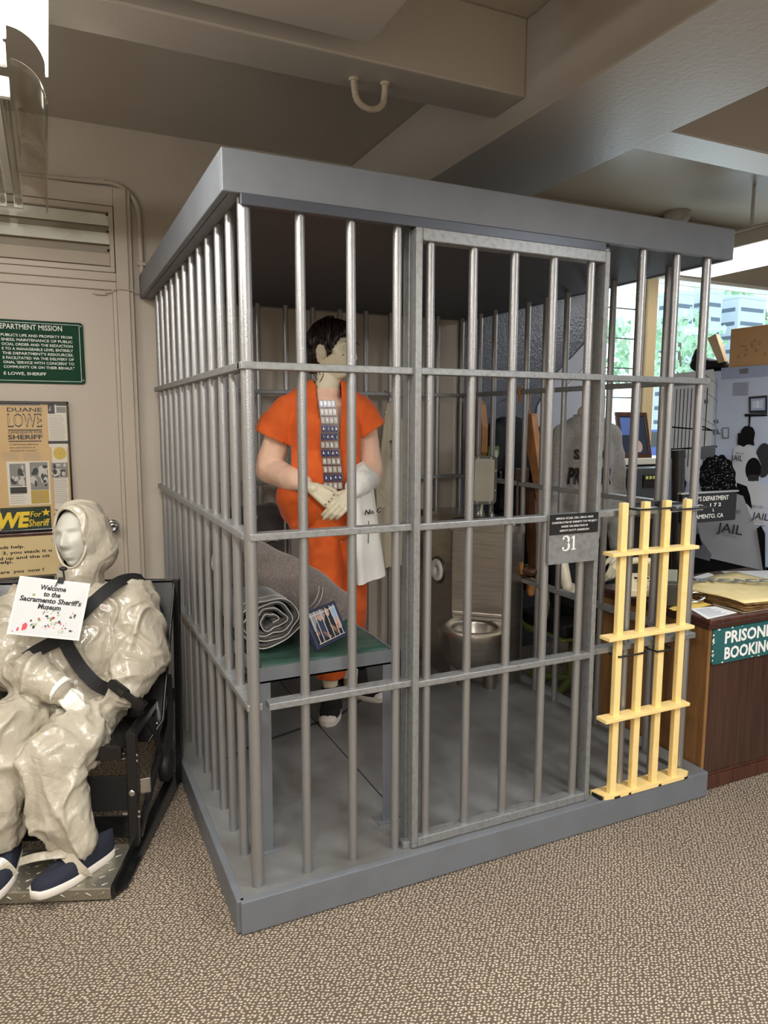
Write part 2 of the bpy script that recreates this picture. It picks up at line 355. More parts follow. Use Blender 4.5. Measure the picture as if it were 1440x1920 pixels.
# door, frame and transom louver on the back wall
mb = MB(); mb.box((-1.03, YB - .022, .012), (-.122, YB, 2.125)); d = struct(mb.build('door_1', M_trimp, bevel=.003))
mb = MB(); K = PL((-.173, YB - .022, .971), (1, 0, 0), (0, 0, 1), (0, -1, 0))
mb.lathe([(.034, 0), (.034, .006), (.026, .010), (.012, .014), (.012, .03), (.024, .036), (.029, .048), (.027, .06), (.018, .066), (.009, .067), (.008, .062), (.001, .062)], K, 32)
mb.build('door_knob', M_chrome, d)
mb = MB()
for a, b in (((-.104, YB - .045, 0), (-.045, YB, 2.60)), ((-.047, YB - .034, 0), (-.026, YB, 2.60)),
             ((-.122, YB - .03, 0), (-.104, YB, 2.145)), ((-1.2, YB - .045, 2.165), (-.104, YB, 2.205)), ((-1.2, YB - .034, 2.125), (-.104, YB, 2.165)),
             ((-1.2, YB - .045, 2.515), (-.104, YB, 2.60))): mb.box(a, b)
struct(mb.build('trim_2', M_trimp, bevel=.004))
lv = thing('transom_louver', 'painted steel louver panel set above the beige door', 'louver', (-.62, YB - .04, 2.205))
mb = MB()
for a, b in (((-1.18, YB - .043, 2.207), (-.108, YB - .005, 2.232)), ((-1.18, YB - .043, 2.486), (-.108, YB - .005, 2.512)), ((-.128, YB - .043, 2.232), (-.108, YB - .005, 2.486)), ((-1.18, YB - .043, 2.232), (-1.16, YB - .005, 2.486))): mb.box(a, b)
mb.build('frame', M_trimp, lv, bevel=.002)
for i, (z0, dy) in enumerate(((2.42, .036), (2.334, .036), (2.238, .014))):
    mb = MB(); y1 = YB - .012; mb.prism([(-1.16, y1 - dy, z0), (-1.16, y1 - dy - .003, z0 + .002), (-1.16, y1 - .004, z0 + .06), (-1.16, y1, z0 + .056)], (1.031, 0, 0))
    mb.build('slat', M_louv if i < 2 else M_trimp, lv)  # lowest slat darker in colour, standing in for its turned-away shade
for z0 in (2.478, 2.40, 2.315):
    mb = MB(); mb.box((-.138, YB - .036, z0 - .006), (-.128, YB - .006, z0)); mb.build('pivot', M_blkm, lv)
mb = MB(); mb.box((-1.16, YB - .004, 2.232), (-.128, YB - .001, 2.486)); mb.build('backing', flat('louver_backing', 150, 140, 124), lv)
c = thing('door_contact_sensor', 'small painted contact sensor at the top corner of the door', 'sensor', (-.18, YB - .04, 2.09))
mb = MB(); mb.box((-.205, YB - .04, 2.098), (-.155, YB - .021, 2.118)); mb.box((-.215, YB - .032, 2.1), (-.145, YB - .021, 2.108)); mb.build('body', M_trimp, c, bevel=.003)
mb = MB(); mb.tube([(-.155, YB - .03, 2.108), (-.135, YB - .04, 2.112), (-.12, YB - .052, 2.125), (-.09, YB - .054, 2.13), (-.02, YB - .054, 2.124), (.04, YB - .03, 2.122)], .0025, 8); mb.build('wire', M_trimp, c)
cn = thing('conduit', 'painted wall conduit bending down beside the louver', 'conduit', (-.1, YB - .02, 2.25))
pts = [(-1.6, 2.60), (-.5, 2.612), (-.12, 2.628)] + [(-.12 + .135 * math.sin(a), 2.493 + .135 * math.cos(a)) for a in [PI / 2 * i / 10 for i in range(1, 11)]] + [(.018, 2.3), (.02, 2.10)]
mb = MB(); mb.tube([(x, YB - .014, z) for x, z in pts], .012, 12); mb.build('pipe', M_trimp, cn)
for x, z in ((-.16, 2.632), (.018, 2.262)):
    mb = MB(); mb.box((x - .02, YB - .03, z - .008), (x + .02, YB, z + .008)); mb.build('clip', M_trimp, cn, bevel=.002)
# window on the right of the back wall
mb = MB()
for a, b in (((2.93, YB - .01, 1.215), (2.96, YB + .12, 2.5)), ((2.93, YB - .03, 2.475), (5.2, YB + .12, 2.5)), ((5.17, YB - .01, 1.215), (5.2, YB + .12, 2.5)), ((3.30, YB + .01, 1.25), (3.335, YB + .1, 2.475))): mb.box(a, b)
struct(mb.build('window_1', M_cloth, bevel=.003))
M_tan = mat('tan_window_post', S(206, 182, 138), .5); 
sbox('trim_3', (3.34, YB - .02, 1.25), (3.42, YB + .1, 2.475), M_tan, .003)
mb = MB(); mb.box((2.9, YB - .14, 1.205), (5.25, YB + .12, 1.25)); struct(mb.build('window_sill', flat('sill_paint', 220, 214, 196), bevel=.006))
mb = MB(); mb.box((3.42, YB + .05, 1.25), (5.17, YB + .054, 2.475)); struct(mb.build('window_2', M_glass))
mb = MB()
for k in range(6):
    z = 1.262 + k * .2; mb.prism([(2.962, YB + .03, z), (2.962, YB + .034, z), (2.962, YB + .07, z + .215), (2.962, YB + .066, z + .215)], (.336, 0, 0))
struct(mb.build('window_3', M_glass))
mb = MB()
for k in range(1, 6):
    z = 1.262 + k * .2; mb.box((2.962, YB + .022, z - .004), (3.298, YB + .03, z + .004))
struct(mb.build('trim_4', M_gmet))
mb = MB(); mb.prism([(2.909, 1.885, 2.117), (2.696, 1.885, 1.921), (2.546, 1.885, 1.787), (2.426, 1.885, 1.594), (2.402, 1.885, 1.327), (2.943, 1.885, 1.464)], (0, .011, 0)); tag(mb.build('display_board', mat('pale_gray_board', S(172, 176, 186), .25)), 'pale gray board with slanted top leaning on the slate wall behind the cell', 'board')
mb = MB(); mb.prism([(2.908, 1.874, 1.956), (2.643, 1.874, 1.727), (2.635, 1.874, 1.706), (2.909, 1.874, 1.929)], (0, .010, 0)); tag(mb.build('edge_strip', M_alu), 'slanted metal strip on the pale gray board', 'strip')
# outside
sbox('ground_outside', (-20, YB + .3, -1.2), (130, 160, -1.0), flat('asphalt', 120, 122, 124))
bt = thing('office_tower', 'pale blue gray tower with dark slot windows seen through the window', 'building', (90, 60, -1))
M_tw = flat('pale_concrete', 196, 206, 216); M_tws = flat('tower_slot', 92, 108, 126)
def tower(cx, cy, w, h, name):
    mb = MB(); R = Matrix.Translation((cx, cy, 0)) @ Matrix.Rotation(.04, 4, 'Z'); mb.box((-w, -w, -1), (w, w, h), 0, R); mb.box((-w * 1.02, -w * 1.02, h), (w * 1.02, w * 1.02, h + .3), 0, R)
    mb.build(name, M_tw, bt)
    n = int((h + 1) / 1.25)
    for k in range(n):
        z = h - .9 - k * 1.25; mb = MB()
        mb.box((-w * .82, -w - .02, z - .24), (w * .82, -w + .1, z + .1), 0, R); mb.box((-w - .02, -w * .82, z - .24), (-w + .1, w * .82, z + .1), 0, R)
        mb.build('window', M_tws, bt)
tower(50.3, 46.2, 1.05, 12.4, 'block'); tower(54.0, 46.4, 1.05, 12.8, 'block'); tower(58.6, 47, 1.9, 12.6, 'block')
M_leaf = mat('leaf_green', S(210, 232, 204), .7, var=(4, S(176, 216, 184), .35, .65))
M_trunk = flat('trunk_bark', 110, 96, 84)
def tree(loc, h, r, label, seed, n=420):
    t = thing('tree', label, 'tree', loc, 0, 'trees outside the window'); g = random.Random(seed)
    mb = MB(); x, y, z = loc; mb.tube([(x, y, z), (x + .1, y, z + h * .35), (x - .05, y, z + h * .75)], [r * .09, r * .07, r * .03], 8); mb.build('trunk', M_trunk, t)
    mb = MB(); tri = []
    for i in range(n):
        d = V((g.gauss(0, 1), g.gauss(0, 1), g.gauss(0, 1))).normalized() * r * (.55 + .45 * g.random()); d.z *= .8
        c = V((x, y, z + h * .72)) + d; s = r * (.06 + .1 * g.random())
        a = V((g.gauss(0, 1), g.gauss(0, 1), g.gauss(0, 1))).normalized(); b = a.orthogonal().normalized(); q = a.cross(b)
        mb.add([c + b * s, c + q * s * .6, c - b * s, c - q * s * .6], [(0, 1, 2, 3)])
    mb.build('foliage', M_leaf, t)
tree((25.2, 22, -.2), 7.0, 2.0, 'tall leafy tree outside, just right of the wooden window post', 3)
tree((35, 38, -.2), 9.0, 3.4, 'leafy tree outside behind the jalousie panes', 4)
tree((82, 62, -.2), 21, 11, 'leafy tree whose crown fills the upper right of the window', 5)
cr = thing('parked_car', 'blue car parked on the street outside the window', 'car', (15.8, 14, -.2))
mb = MB(); x, y, z = 15.8, 14, -.2
mb.prism([(x - 2, y, z + .35), (x + 2, y, z + .35), (x + 2.05, y, z + .8), (x + 1.2, y, z + .92), (x + .7, y, z + 1.45), (x - .9, y, z + 1.45), (x - 1.5, y, z + .95), (x - 2.05, y, z + .85)], (0, 1.7, 0)); mb.build('body', flat('blue_car_paint', 60, 84, 160, .3), cr, bevel=.05)
mb = MB(); mb.prism([(x - 1.3, y - .01, z + .95), (x + 1.05, y - .01, z + .95), (x + .6, y - .01, z + 1.38), (x - .85, y - .01, z + 1.38)], (0, .02, 0)); mb.build('side_window', M_blk, cr)
for dx in (-1.25, 1.25):
    mb = MB(); mb.cyl((x + dx, y - .02, z + .33), (x + dx, y + .2, z + .33), .33); mb.build('wheel', M_blkm, cr)

# ---------------------------------------------------------------- jail cell
HB = .1045; ZR = 2.095
cell = thing('jail_cell', 'gray barred jail cell mock-up with flat roof and sliding door', 'jail cell', (.945, .9, 0))
mb = MB(); mb.box((0, 0, 0), (1.89, 1.885, HB)); mb.build('platform', M_plat, cell, bevel=.004)
mb = MB(); mb.box((-.002, -.012, .004), (1.892, .014, HB + .0015)); mb.box((-.012, .0, .004), (.012, 1.885, HB + .0015)); mb.box((1.876, .012, .004), (1.892, 1.885, HB + .0015)); mb.build('platform_edging', M_gray, cell, bevel=.003)
mb = MB(); mb.box((.62, .03, HB - .001), (.624, 1.8, HB + .0008)); mb.build('floor_seam', M_blkm, cell)
x0, x1, y0, y1 = .0025, 1.8984, .0254, 1.883
mb = MB(); mb.box((x0, y0, ZR), (x1, y0 + .02, 2.2045)); mb.box((x0, y0 + .02, ZR), (x0 + .02, y1, 2.2045)); mb.box((x1 - .02, y0 + .02, ZR), (x1, y1, 2.2045)); mb.box((x0, y1 - .02, ZR), (x1, y1, 2.2045)); mb.box((x0 + .004, y0 + .004, 2.19), (x1 - .004, y1 - .004, 2.2035))
mb.build('roof_fascia', M_gray, cell, bevel=.003)
mb = MB(); mb.box((x0 + .021, y0 + .021, ZR + .004), (x1 - .021, y1 - .021, ZR + .02)); mb.build('roof_panel', M_dark, cell)
mb = MB(); mb.box((x0 + .021, y0 + .021, ZR + .0), (x0 + .055, y1 - .03, ZR + .006)); mb.build('roof_batten', M_gray, cell)
mb = MB(); mb.box((.05, .03, 2.072), (1.29, .066, ZR + .002)); mb.box((.05, .022, 2.066), (1.29, .034, ZR + .001)); mb.build('door_track', M_track, cell, bevel=.002)
def bar(x, y, z0=HB - .002, z1=ZR + .006, r=.0142, par=cell, m=None):
    mb = MB(); mb.cyl((x, y, z0), (x, y, z1), r, n=20); return mb.build('bar', m or M_bar, par)
XL, YC, XR, YK = .0674, .0545, 1.803, 1.8014
bar(XL - .0016, YC, r=.0182)
for k in range(11): bar(XL, .2272 + .1506 * k)
for x in (.223, .3765, .5254, 1.484, 1.645): bar(x, YC)
bar(1.80, YC + .003, r=.0165)
for y in (.24, .392, .544, .697, .85, 1.009, 1.157, 1.305, 1.457, 1.602, 1.72): bar(XR, y)
for x in (.12, .27, .421, .571, .722, .873, 1.029, 1.184, 1.335, 1.487, 1.64): bar(x, YK)
bar(XR, YK)
Z1, Z2, Z3 = 1.650, 1.172, .667
for i, z in enumerate((Z1, Z2, Z3)):
    xe = (.0, .015, .062)[i]
    for a, b in (((XL - .024 + xe, YC - .024, z - .0105), (.572, YC + .022, z + .0105)), ((1.306, YC - .024, z - .0105), (1.826, YC + .022, z + .0105)),
                 ((XL - .024, (.055, .062, .045)[i], z - .0105), (XL + .022, 1.80, z + .0105)), ((XR - .022, YC + .025, z - .0105), (XR + .022, 1.80, z + .0105)), ((XL - .02, YK - .022, z - .0105), (XR + .02, YK + .022, z + .0105))):
        mb = MB(); mb.box(a, b); mb.build('rail', M_rail, cell, bevel=.0025)
for x0_, in ((.571,), (1.318,)):
    mb = MB(); mb.box((x0_, .066, HB), (x0_ + .028, .108, ZR + .003)); mb.build('door_jamb', M_rail, cell, bevel=.003)
mb = MB(); mb.box((.545, .03, HB), (.60, .062, HB + .022)); mb.build('floor_guide', M_rail, cell, bevel=.002)
# sliding door
mb = MB(); DX0, DX1 = .571, 1.307
for a, b in (((DX0, .018, HB + .003), (DX0 + .022, .062, 2.067)), ((DX1 - .019, .018, HB + .003), (DX1, .062, 2.067)), ((DX0 + .022, .018, 2.029), (DX1 - .019, .062, 2.067)), ((DX0 + .022, .018, HB + .003), (DX1 - .019, .062, HB + .034))): mb.box(a, b)
door = mb.build('sliding_door', M_rail, cell, bevel=.003)
for x in (.630, .782, .936, 1.090, 1.245): bar(x, .042, HB + .03, 2.03, .0142, door)
for z in (Z1 + .0, Z2, Z3 - .004):
    mb = MB(); mb.box((DX0 + .021, .02, z - .0105), (DX1 - .018, .063, z + .0105)); mb.build('rail', M_rail, door, bevel=.0025)
mb = MB(); mb.box((1.08, .0085, 1.014), (1.289, .019, 1.185), 0)
P0 = (1.137, .0083, 1.064)
def digits(mb, x, z, m):
    h, K = .050, FR(x, .0083, z)
    pts = []
    for a in range(-8, 15):
        t = a / 14 * PI * .98; pts.append((.012 + .0105 * math.cos(PI / 2 - t + .9) , .0372 + .0118 * math.sin(PI / 2 - t + .9)))
    for cy, rr, a0, a1 in ((.0365, .0125, 2.6, -1.45), (.0135, .0142, 1.45, -2.7)):
        P = [(.013 + rr * math.cos(lerp(a0, a1, i / 22)), cy + rr * math.sin(lerp(a0, a1, i / 22))) for i in range(23)]
        for i in range(22):
            w = .0022 + .0026 * max(0, math.cos(lerp(a0, a1, (i + .5) / 22)))
            (ax, ay), (bx, by) = P[i], P[i + 1]; d = V((bx - ax, by - ay, 0)).normalized(); n = V((-d.y, d.x, 0)) * w
            mb.add([K @ V((ax, ay, 0)) + K.to_3x3() @ n, K @ V((bx, by, 0)) + K.to_3x3() @ n, K @ V((bx, by, 0)) - K.to_3x3() @ n, K @ V((ax, ay, 0)) - K.to_3x3() @ n], [(0, 1, 2, 3)], m)
    mb.sphere(K @ V((.0035, .0405, 0)), (.0038, .0006, .0038), m); mb.sphere(K @ V((.0025, .0085, 0)), (.004, .0006, .004), m)
    for q in ([(.044, .004), (.051, .004), (.051, .0485), (.0475, .0485), (.044, .044)], [(.0385, 0), (.0565, 0), (.0565, .0035), (.0385, .0035)], [(.0375, .038), (.044, .043), (.0475, .0485), (.045, .0485), (.0375, .0415)]):
        mb.prism([K @ V((x_, y_, .0004)) for x_, y_ in q], (0, .0005, 0), m)
digits(mb, 1.138, 1.060, 1)
mb.build('number_plate', [M_rail, M_white], door, bevel=0)
mb = MB(); mb.box((1.081, .0045, 1.117), (1.287, .0084, 1.186))
for i, t in enumerate(("REPLICA OF JAIL CELL CIRCA 1950'S", "CONSTRUCTED BY SHERIFF'S TOY PROJECT", 'UNDER THE DIRECTION OF', 'DEPUTY SCOTT ANDERSON')):
    mb.text(t, FR(1.184, .0044, 1.169 - i * .0142), h=.0066, w=(.160, .194, .115, .125)[i], m=1, align='C', ext=.0004, bold=.004)
mb.build('plaque', [M_ink, M_white], door)
mb = MB(); mb.box((1.262, .03, 2.064), (1.294, .05, 2.085)); mb.build('hanger_bracket', M_rail, door, bevel=.002)

# yellow section of old bars strapped to the front
yb = thing('yellow_bar_section', 'chipped yellow steel bar section strapped to the front of the gray cell', 'bar section', (1.58, .03, HB))
mb = MB(); mb.prism([(1.343, .052, .106), (1.36, -.008, .106), (1.40, -.016, .106), (1.765, -.016, .106), (1.80, .006, .106), (1.79, .036, .106), (1.74, .056, .106)], (0, 0, .014)); mb.build('base_plate', [M_yel], yb, bevel=.002)
mb = MB()
for x in (1.40, 1.47, 1.62, 1.755): mb.box((x, -.0172, .106), (x + .02 + .01 * math.sin(x * 50), -.0155, .114))
mb.box((1.345, -.004, .1055), (1.357, .05, .117)); mb.build('bare_metal_chips', M_blkm, yb)
for x in (1.404, 1.5075, 1.6105, 1.714):
    mb = MB(); mb.box((x - .0145, -.004, .119), (x + .0145, .018, 1.213)); mb.build('bar', M_yel, yb, bevel=.003)
for i, z in enumerate((1.032, .724, .417)):
    mb = MB(); mb.box((1.335, -.026, z - .006), (1.752, .028, z + .007)); mb.build('cross_plate', M_yel, yb, bevel=.0015)
def loop(mb, x0, x1, y0, y1, z, r=.003, dz=0):
    P = [(x0, y0, z), (x0 - .006, (y0 + y1) / 2, z), (x0, y1, z + dz), ((x0 + x1) / 2, y1 + .004, z + dz), (x1, y1, z + dz), (x1 + .006, (y0 + y1) / 2, z), (x1, y0, z), ((x0 + x1) / 2, y0 - .003, z), (x0, y0, z)]
    mb.tube(P, r, 8)
for x0_, x1_, z in ((1.46, 1.64, 1.186), (1.62, 1.80, 1.178), (1.40, 1.53, .65), (1.585, 1.665, .645)):
    mb = MB(); loop(mb, x0_, x1_, -.008, .072, z, .0035, .012); mb.build('cable_tie', M_blkm, yb)

# ---------------------------------------------------------------- bunk and bedding
bk = thing('metal_bunk', 'gray angle iron bunk standing along the left bars of the cell', 'bunk bed', (.35, .95, HB))
bx0, bx1, by0, by1, bz = .115, .592, .2, 1.76, .728
mb = MB()
for a, b in (((bx0, by0, bz - .05), (bx1, by0 + .004, bz)), ((bx0, by1 - .004, bz - .05), (bx1, by1, bz)), ((bx0, by0, bz - .05), (bx0 + .004, by1, bz)), ((bx1 - .004, by0, bz - .05), (bx1, by1, bz)), ((bx0, by0, bz - .05), (bx1, by1, bz - .044))): mb.box(a, b)
mb.build('frame', M_gray, bk)
for x, y, sx, sy in ((bx0, by0, 1, 1), (bx1, by0, -1, 1), (bx0, by1, 1, -1), (bx1, by1, -1, -1)):
    mb = MB(); a = sorted((x, x + sx * .042)); b = sorted((y + sy * .001, y + sy * .005)); mb.box((a[0], b[0], HB), (a[1], b[1], bz - .045))
    a = sorted((x, x + sx * .005)); b = sorted((y, y + sy * .042)); mb.box((a[0], b[0], HB), (a[1], b[1], bz - .045)); mb.box((min(x, x + sx * .06), min(y - sy * .012, y + sy * .05), HB), (max(x, x + sx * .06), max(y - sy * .012, y + sy * .05), HB + .005))
    mb.build('leg', M_gray, bk)
def wob(f, a): return lambda p, n: p + n * (noise.noise(p * f) * a + noise.noise(p * f * 2.6 + V((7, 1, 3))) * a * .45)
me = blob([('b', (.13, .215, bz - .044), (.578, 1.745, bz + .004)), ('e', (.35, 1, bz + .0), (.2, .74, .02)), ('c', (.15, .238, bz - .012), (.555, .238, bz - .012), .022, .022)], .008, 5, wob(9, .009))
tag(put('mattress', me, M_green), 'thin green vinyl mattress lying in the gray bunk frame', 'mattress')
# rolled blanket
def spiral(cx, cz, ax, az, turns, n, seed):
    g = random.Random(seed); P = []
    for i in range(n + 1):
        t = i / n; th = -1.2 + t * turns * 2 * PI; r = .12 + .88 * t ** .85; w = 1 + (.16 * math.sin(th * 2 + .6) + .10 * math.sin(th * 3 + t * 7) + .05 * math.sin(th * 6 + 1)) * (1.15 - t * .75)
        P.append(V((cx + ax * r * w * math.cos(th), 0, cz + az * r * w * math.sin(th) * (1 - .12 * math.cos(th)))))
    return P
def roll(name, label, m, cx, cz, ax, az, ya, yb_, turns, th, seed, group):
    t = thing(name, label, 'blanket', (cx, (ya + yb_) / 2, cz - az), 0, group); P = spiral(cx, cz, ax, az, turns, 150, seed); mb = MB(); rows = []
    inn = []; 
    for i, p in enumerate(P):
        d = (P[min(i + 1, 150)] - P[max(i - 1, 0)]).normalized(); n = V((d.z, 0, -d.x)); inn.append(p - n * th)
    for y in [ya + (yb_ - ya) * k / 12 for k in range(13)]:
        o = lambda p: V((p.x + .006 * noise.noise(V((p.x * 9, y * 7, p.z * 9))), y, p.z + .008 * noise.noise(V((p.x * 8 + 4, y * 6, p.z * 8)))))
        rows.append([o(p) for p in P] + [o(p) for p in reversed(inn)])
    mb.grid(rows, closed=True); k = len(P)
    for r in (rows[0], rows[-1]): mb.add(r, [(i, i + 1, 2 * k - 2 - i, 2 * k - 1 - i) for i in range(k - 1)])
    mb.build('wool', m, t)
    mb = MB(); mb.tube([p + V((0, -.003, 0)) for p in rows[0][:k]], .0021, 6); mb.tube([p + V((0, .05, 0)) for p in rows[0][int(k * .72):k]], .0022, 5); mb.build('edge_stitching', M_stitch, t)
roll('rolled_blanket', 'charcoal wool blanket rolled up with pale stitched edges, lying on the green mattress', M_bl1, (.198), .838, .112, .092, .33, .98, 4.2, .009, 1, 'gray wool blankets on the bunk')
# folded roll lying diagonally over it
bl = thing('folded_blanket', 'brown gray wool blanket slumped diagonally over the charcoal roll', 'blanket', (.33, .62, .75), 0, 'gray wool blankets on the bunk')
A, B = V((.13, .60, 1.02)), V((.545, .60, .775)); ax = (B - A).normalized()
me = blob([('c', A, A + (B - A) * .5, .062, .066, 1.5, (0, 1, 0)), ('c', A + (B - A) * .5, B, .066, .05, 1.6, (0, 1, 0)), ('c', A + V((-.01, .12, -.05)), B + V((-.06, .1, .0)), .06, .05)], .009, 4, wob(8, .010))
put('wool', me, M_bl2, bl)
mb = MB()
for f in (.70, .735):
    q = A + (B - A) * f; mb.tube([q + V((0, .092 * math.sin(a), 0)) + ax.cross(V((0, 1, 0))) * (-.061) * math.cos(a) for a in [-2.6 + i * .22 for i in range(20)]], .002, 5)
mb.build('stitch_lines', M_stitch, bl)
fb = thing('upright_blanket', 'dark brown wool blanket folded upright at the back of the bunk', 'blanket', (.53, 1.68, .73), 0, 'gray wool blankets on the bunk')
me = blob([('b', (.31, 1.60, .735), (.64, 1.735, 1.03)), ('c', (.33, 1.665, 1.02), (.59, 1.665, 1.035), .05, .045)], .011, 6, wob(7, .012)); put('wool', me, M_bl3, fb)
mb = MB(); mb.tube([(.475 + .02 * math.sin(i), 1.592, .76 + i * .033) for i in range(9)], .0025, 5); mb.tube([(.33 + i * .034, 1.590, .888 + .004 * math.sin(i * 2)) for i in range(9)], .0022, 5); mb.build('stitch_lines', M_stitch, fb)
# framed photo leaning on the roll
def quadM(tl, tr, br, bl_):
    tl, tr, br, bl_ = map(V, (tl, tr, br, bl_)); X = ((tr - tl) + (br - bl_)) / 2; Y = ((tl - bl_) + (tr - br)) / 2; w, h = X.length, Y.length
    X = X.normalized(); Y = (Y - X * Y.dot(X)).normalized(); return PL(bl_, X, Y, X.cross(Y)), w, h
fp = thing('framed_photo', 'small blue framed colour photo of people behind bars leaning on the rolled blanket', 'framed photo', (.41, .3, .74))
K, w, h = quadM((0.334, 0.315, 0.861), (0.481, 0.42, 0.862), (0.492, 0.36, 0.747), (0.334, 0.245, 0.746))
mb = MB(); mb.box((0, 0, -.018), (w, h, 0), 0, K); mb.build('frame', flat('navy_frame', 36, 44, 70, .35), fp, bevel=.002)
cols = [flat('photo_gray', 150, 152, 160), flat('photo_shirt_blue', 52, 60, 84), flat('photo_black', 26, 26, 32), flat('photo_face', 206, 158, 134), flat('photo_arm', 150, 108, 90), flat('photo_bar', 214, 206, 204), flat('photo_pale_blue', 150, 176, 206)]
mb = MB()
def rp(x0, y0, x1, y1, m, z=.0006): mb.poly([K @ V((a * w, b * h, z)) for a, b in ((x0, y0), (x1, y0), (x1, y1), (x0, y1))], m)
def el(cx, cy, rx, ry, m, z=.0009, n=14): mb.poly([K @ V(((cx + rx * math.cos(i * 2 * PI / n)) * w, (cy + ry * math.sin(i * 2 * PI / n)) * h, z)) for i in range(n)], m)
rp(.08, .08, .92, .94, 2, .0004); rp(.1, .45, .55, .92, 0, .0005); rp(.74, .3, .92, .9, 6, .0006)
el(.34, .45, .17, .26, 1); el(.62, .48, .15, .3, 2); el(.37, .74, .06, .1, 3, .0011); el(.63, .79, .06, .11, 3, .0011); el(.37, .84, .07, .04, 0, .0013); el(.84, .42, .07, .16, 3, .0011)
for q in (((.3, .36), (.36, .36), (.52, .17), (.44, .12)), ((.56, .44), (.64, .44), (.8, .22), (.7, .17)), ((.78, .4), (.84, .4), (.72, .2), (.66, .22)), ((.1, .4), (.18, .46), (.22, .36), (.12, .28))): mb.poly([K @ V((a * w, b * h, .0014)) for a, b in q], 4)
for x in (.13, .26, .44, .6, .76, .88): rp(x - .011, .1, x + .011, .93, 5, .0018)
rp(.08, .83, .92, .855, 5, .002); rp(.08, .1, .92, .12, 5, .002)
mb.build('photo', cols, fp)
cc = MB(); K2 = Matrix.Translation((.50, .78, .858)) @ Matrix.Rotation(.5, 4, 'Z') @ Matrix.Rotation(.35, 4, 'Y'); cc.box((-.05, -.03, 0), (.05, .03, .004), 0, K2)
tag(cc.build('cardboard_tag', mat('tan_card', S(178, 158, 112), .8)), 'small tan card resting on the brown gray blanket', 'card')
mb = MB(); mb.tube([(.15, .9, HB + .004), (.3, .98, HB + .004), (.55, 1.06, HB + .004), (.75, 1.12, HB + .004), (.93, 1.26, HB + .004), (1.0, 1.45, HB + .004), (.98, 1.75, HB + .004)], .004, 8)
tag(mb.build('floor_cable', M_blkm), 'thin black cable curling across the cell floor behind the bunk', 'cable')
# ---------------------------------------------------------------- mannequin helpers
def head_geo(org, rz=0.0, tilt=0.0, k=1.0, roll=0.0):
    n, kk = 64, 56; a, b, c = .074, .095, .118; vs = []
    g = lambda u, s: math.exp(-(u / s) ** 2)
    for i in range(kk + 1):
        th = PI * i / kk
        for j in range(n):
            ph = 2 * PI * j / n; x, y, z = a * math.sin(th) * math.sin(ph), -b * math.sin(th) * math.cos(ph), c * math.cos(th)
            f = max(0, math.cos(ph)) ** .6 if math.cos(ph) > 0 else 0
            low = sst(0.0, -.10, z); x *= 1 - .22 * low
            if y < 0: y *= 1 - .04 * low; y -= .012 * low * f
            else: y *= 1 - .25 * low; y += .012 * sst(-.06, .05, z)
            d = 0
            d += .026 * g(x, .0085 + .006 * sst(.02, -.03, z)) * sst(.034, -.026, z) * (1 - sst(-.028, -.042, z))
            d += .006 * g(abs(x) - .011, .007) * g(z + .034, .009)
            d -= .016 * g(abs(x) - .031, .017) * g(z - .012, .013); d += .007 * g(abs(x) - .031, .010) * g(z - .010, .008)
            d += .0055 * g(abs(x) - .026, .026) * g(z - .034, .010)
            d += .0075 * g(x, .022) * g(z + .058, .0062) + .0085 * g(x, .019) * g(z + .071, .0068) - .004 * g(x, .026) * g(z + .0645, .003)
            d -= .005 * g(x, .02) * g(z + .083, .008); d += .010 * g(x, .024) * g(z + .100, .016)
            d += .005 * g(abs(x) - .043, .018) * g(z + .018, .022)
            vs.append(V((x, y - d * f, z)) * k)
    fs = [(i * n + j, i * n + (j + 1) % n, (i + 1) * n + (j + 1) % n, (i + 1) * n + j) for i in range(kk) for j in range(n)]
    M = Matrix.Translation(org) @ Matrix.Rotation(rz, 4, 'Z') @ Matrix.Rotation(roll, 4, 'Y') @ Matrix.Rotation(tilt, 4, 'X')
    return [M @ p for p in vs], fs, M
def ear_caps(M):
    out = []
    for s in (1, -1):
        R = M @ Matrix.Translation((s * .076, .012, -.006)) @ Matrix.Rotation(s * .45, 4, 'Z') @ Matrix.Rotation(-.2, 4, 'X')
        P = [R @ V((0, (.0165 + .003 * math.sin(t)) * math.cos(t), .027 * math.sin(t))) for t in [i * .42 for i in range(13)]]
        out += [('c', P[i], P[i + 1], .0045, .0045) for i in range(12)]
        out.append(('e', R @ V((-s * .004, -.004, -.003)), (.004, .014, .022), R.to_3x3().to_4x4()))
    return out
def hair_geo(M, k=1.0):
    n, kk = 96, 64; vs = []; kl = [(0, .062), (.5, .058), (.85, .05), (1.1, .020), (1.3, -.022), (1.45, -.028), (1.58, .022), (1.85, .02), (2.05, -.05), (2.4, -.085), (3.2, -.088)]
    for i in range(kk + 1):
        th = PI * i / kk
        for j in range(n):
            ph = 2 * PI * j / n; p = V((.074 * math.sin(th) * math.sin(ph), -.095 * math.sin(th) * math.cos(ph), .118 * math.cos(th)))
            az = abs(math.atan2(math.sin(ph), math.cos(ph))); hl = kl[-1][1]
            for q, r in zip(kl, kl[1:]):
                if q[0] <= az <= r[0]: hl = lerp(q[1], r[1], (az - q[0]) / (r[0] - q[0])); break
            m = sst(-.006, .012, p.z - hl + .004 * math.sin(ph * 34)); wv = math.sin(ph * 17 + p.z * 75 + 5 * noise.noise(p * 16)) * .0045 + noise.noise(p * 30) * .005
            o = lerp(-.012, .013 + wv + .007 * sst(.02, .1, p.z) + .008 * sst(1.8, 2.6, az), m); q = p + p.normalized() * o
            if p.y > 0: q.y += .012
            vs.append(M @ (q * k))
    return vs, [(i * n + j, i * n + (j + 1) % n, (i + 1) * n + (j + 1) % n, (i + 1) * n + j) for i in range(kk) for j in range(n)]
